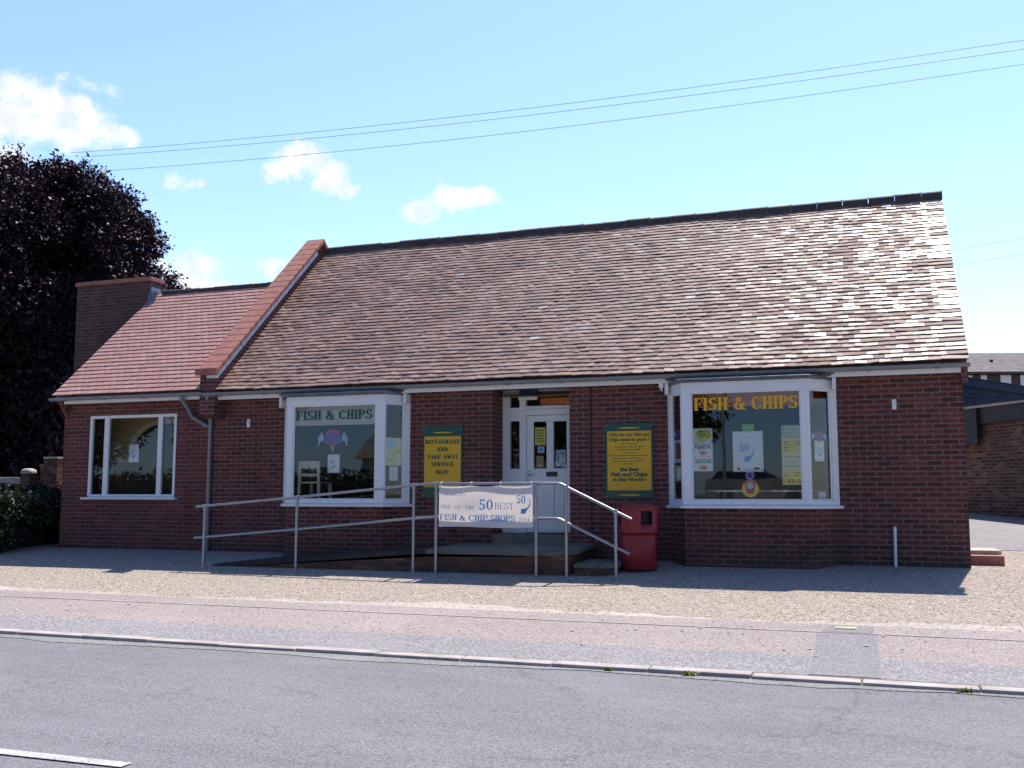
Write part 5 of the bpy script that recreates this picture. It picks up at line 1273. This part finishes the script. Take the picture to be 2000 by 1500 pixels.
mb = MB(); mb.box(cx - 1.78, cx + .15, cy - .66, cy + .66, cz + 1.43, cz + 1.48); mb.build('roof', M['car'], car, .03)
for dx in (-1.35, 1.4):
    for dy in (-.80, .80):
        mb = MB(); mb.tube([(cx + dx, cy + dy - .1, cz + .31), (cx + dx, cy + dy + .1, cz + .31)], .31, 20); mb.build('wheel', M['rubber'], car)
for dy in (-.72, .72):
    mb = MB(); mb.box(cx - 2.22, cx - 2.05, cy + dy - .12, cy + dy + .12, cz + .72, cz + 1.0); mb.build('tail_light', M['tail'], car, .02)
for (xa, xb), lab in (((-60, -8.5), 'long dark hedge across the road, left stretch'), ((1.0, 40), 'long dark hedge across the road, right stretch')):
    hd2 = empty('roadside_hedge', ((xa + xb) / 2, -25, .5), lab, 'hedge', 'hedges across the road')
    r3 = np.random.RandomState(int(xb) + 100); n = int((xb - xa) * 420)
    C = np.stack([r3.uniform(xa, xb, n), r3.uniform(-26, -24.3, n), r3.uniform(.3, 2.0, n) + r3.normal(0, .12, n)], 1); L = r3.uniform(.14, .28, n)
    leaf_mesh('leaves', C, r3.normal(size=(n, 3)), L, L * .6, M['leaf_hedge'], hd2)
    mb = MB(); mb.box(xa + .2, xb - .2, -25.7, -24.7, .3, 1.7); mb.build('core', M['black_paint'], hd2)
lp = empty('lamp_post', (-4.5, -17.5, -.53), 'grey lamp post across the road, mirrored in the bay glass', 'lamp post')
mb = MB(); mb.tube([(-4.5, -17.5, -.55), (-4.5, -17.5, 1.2), (-4.5, -17.5, 6.5)], [.075, .05, .04], 12); mb.build('column', M['galv'], lp)
mb = MB(); mb.tube([(-4.5, -17.5, 6.45), (-4.5, -17.2, 6.7), (-4.5, -16.4, 6.75)], .03, 8); mb.box(-4.6, -4.4, -16.6, -16.0, 6.7, 6.82); mb.build('lamp_head', M['galv'], lp)
ho = empty('opposite_house', (4, -48, .6), 'red brick house with slate roof across the road', 'house')
mb = MB(); mb.box(-3, 9, -54, -47, .4, 5.6); mb.build('wall', M['brick_far'], ho)
mb = MB(); mb.prism_x([(-46.5, 5.5), (-54.5, 5.5), (-50.5, 9.0)], -3.3, 9.3); mb.build('roof', M['slate'], ho)
for k in range(4):
    mb = MB(); mb.box(-1.8 + 2.8 * k, -.7 + 2.8 * k, -46.98, -46.9, 3.4, 4.7); mb.build('window', M['white'], ho)
ho = empty('white_cottage', (-26, -44, .6), 'white rendered cottage across the road', 'house')
mb = MB(); mb.box(-31, -21, -50, -43, .4, 3.4); mb.build('wall', M['render'], ho)
mb = MB(); mb.prism_x([(-42.5, 3.3), (-50.5, 3.3), (-46.5, 6.0)], -31.3, -20.7); mb.build('roof', M['slate'], ho)
def simple_tree(x, y, z, h, r, seed, label):
    t = empty('street_tree', (x, y, z), label, 'tree', 'trees across the road')
    r2 = np.random.RandomState(seed); mb = MB(); trunk(mb, (x, y, z - .1), h * .8, .2, r2, 6, r * .6); mb.build('trunk', M['bark'], t)
    C, D = foliage(r2, lobes(r2, (x, y, z + h * .62), (r, r, h * .38), 40, .6, 1.1), 60, .5, 5, .2, .12)
    L = r2.uniform(.2, .38, len(C)); leaf_mesh('crown', C, D, L, L * .6, M['leaf_green'], t)
for i, (x, y, h, r, lab) in enumerate(((-16, -34, 8, 3.2, 'round green tree beside the white cottage'), (-10.5, -38, 10, 3.6, 'tallest green tree behind the parked car'), (11, -40, 9, 3.5, 'green tree right of the red brick house'), (-36, -36, 9, 4, 'green tree left of the white cottage'), (-42, -30, 8, 3.6, 'green tree farthest along the road'))):
    simple_tree(x, y, .6, h, r, 60 + i, lab)
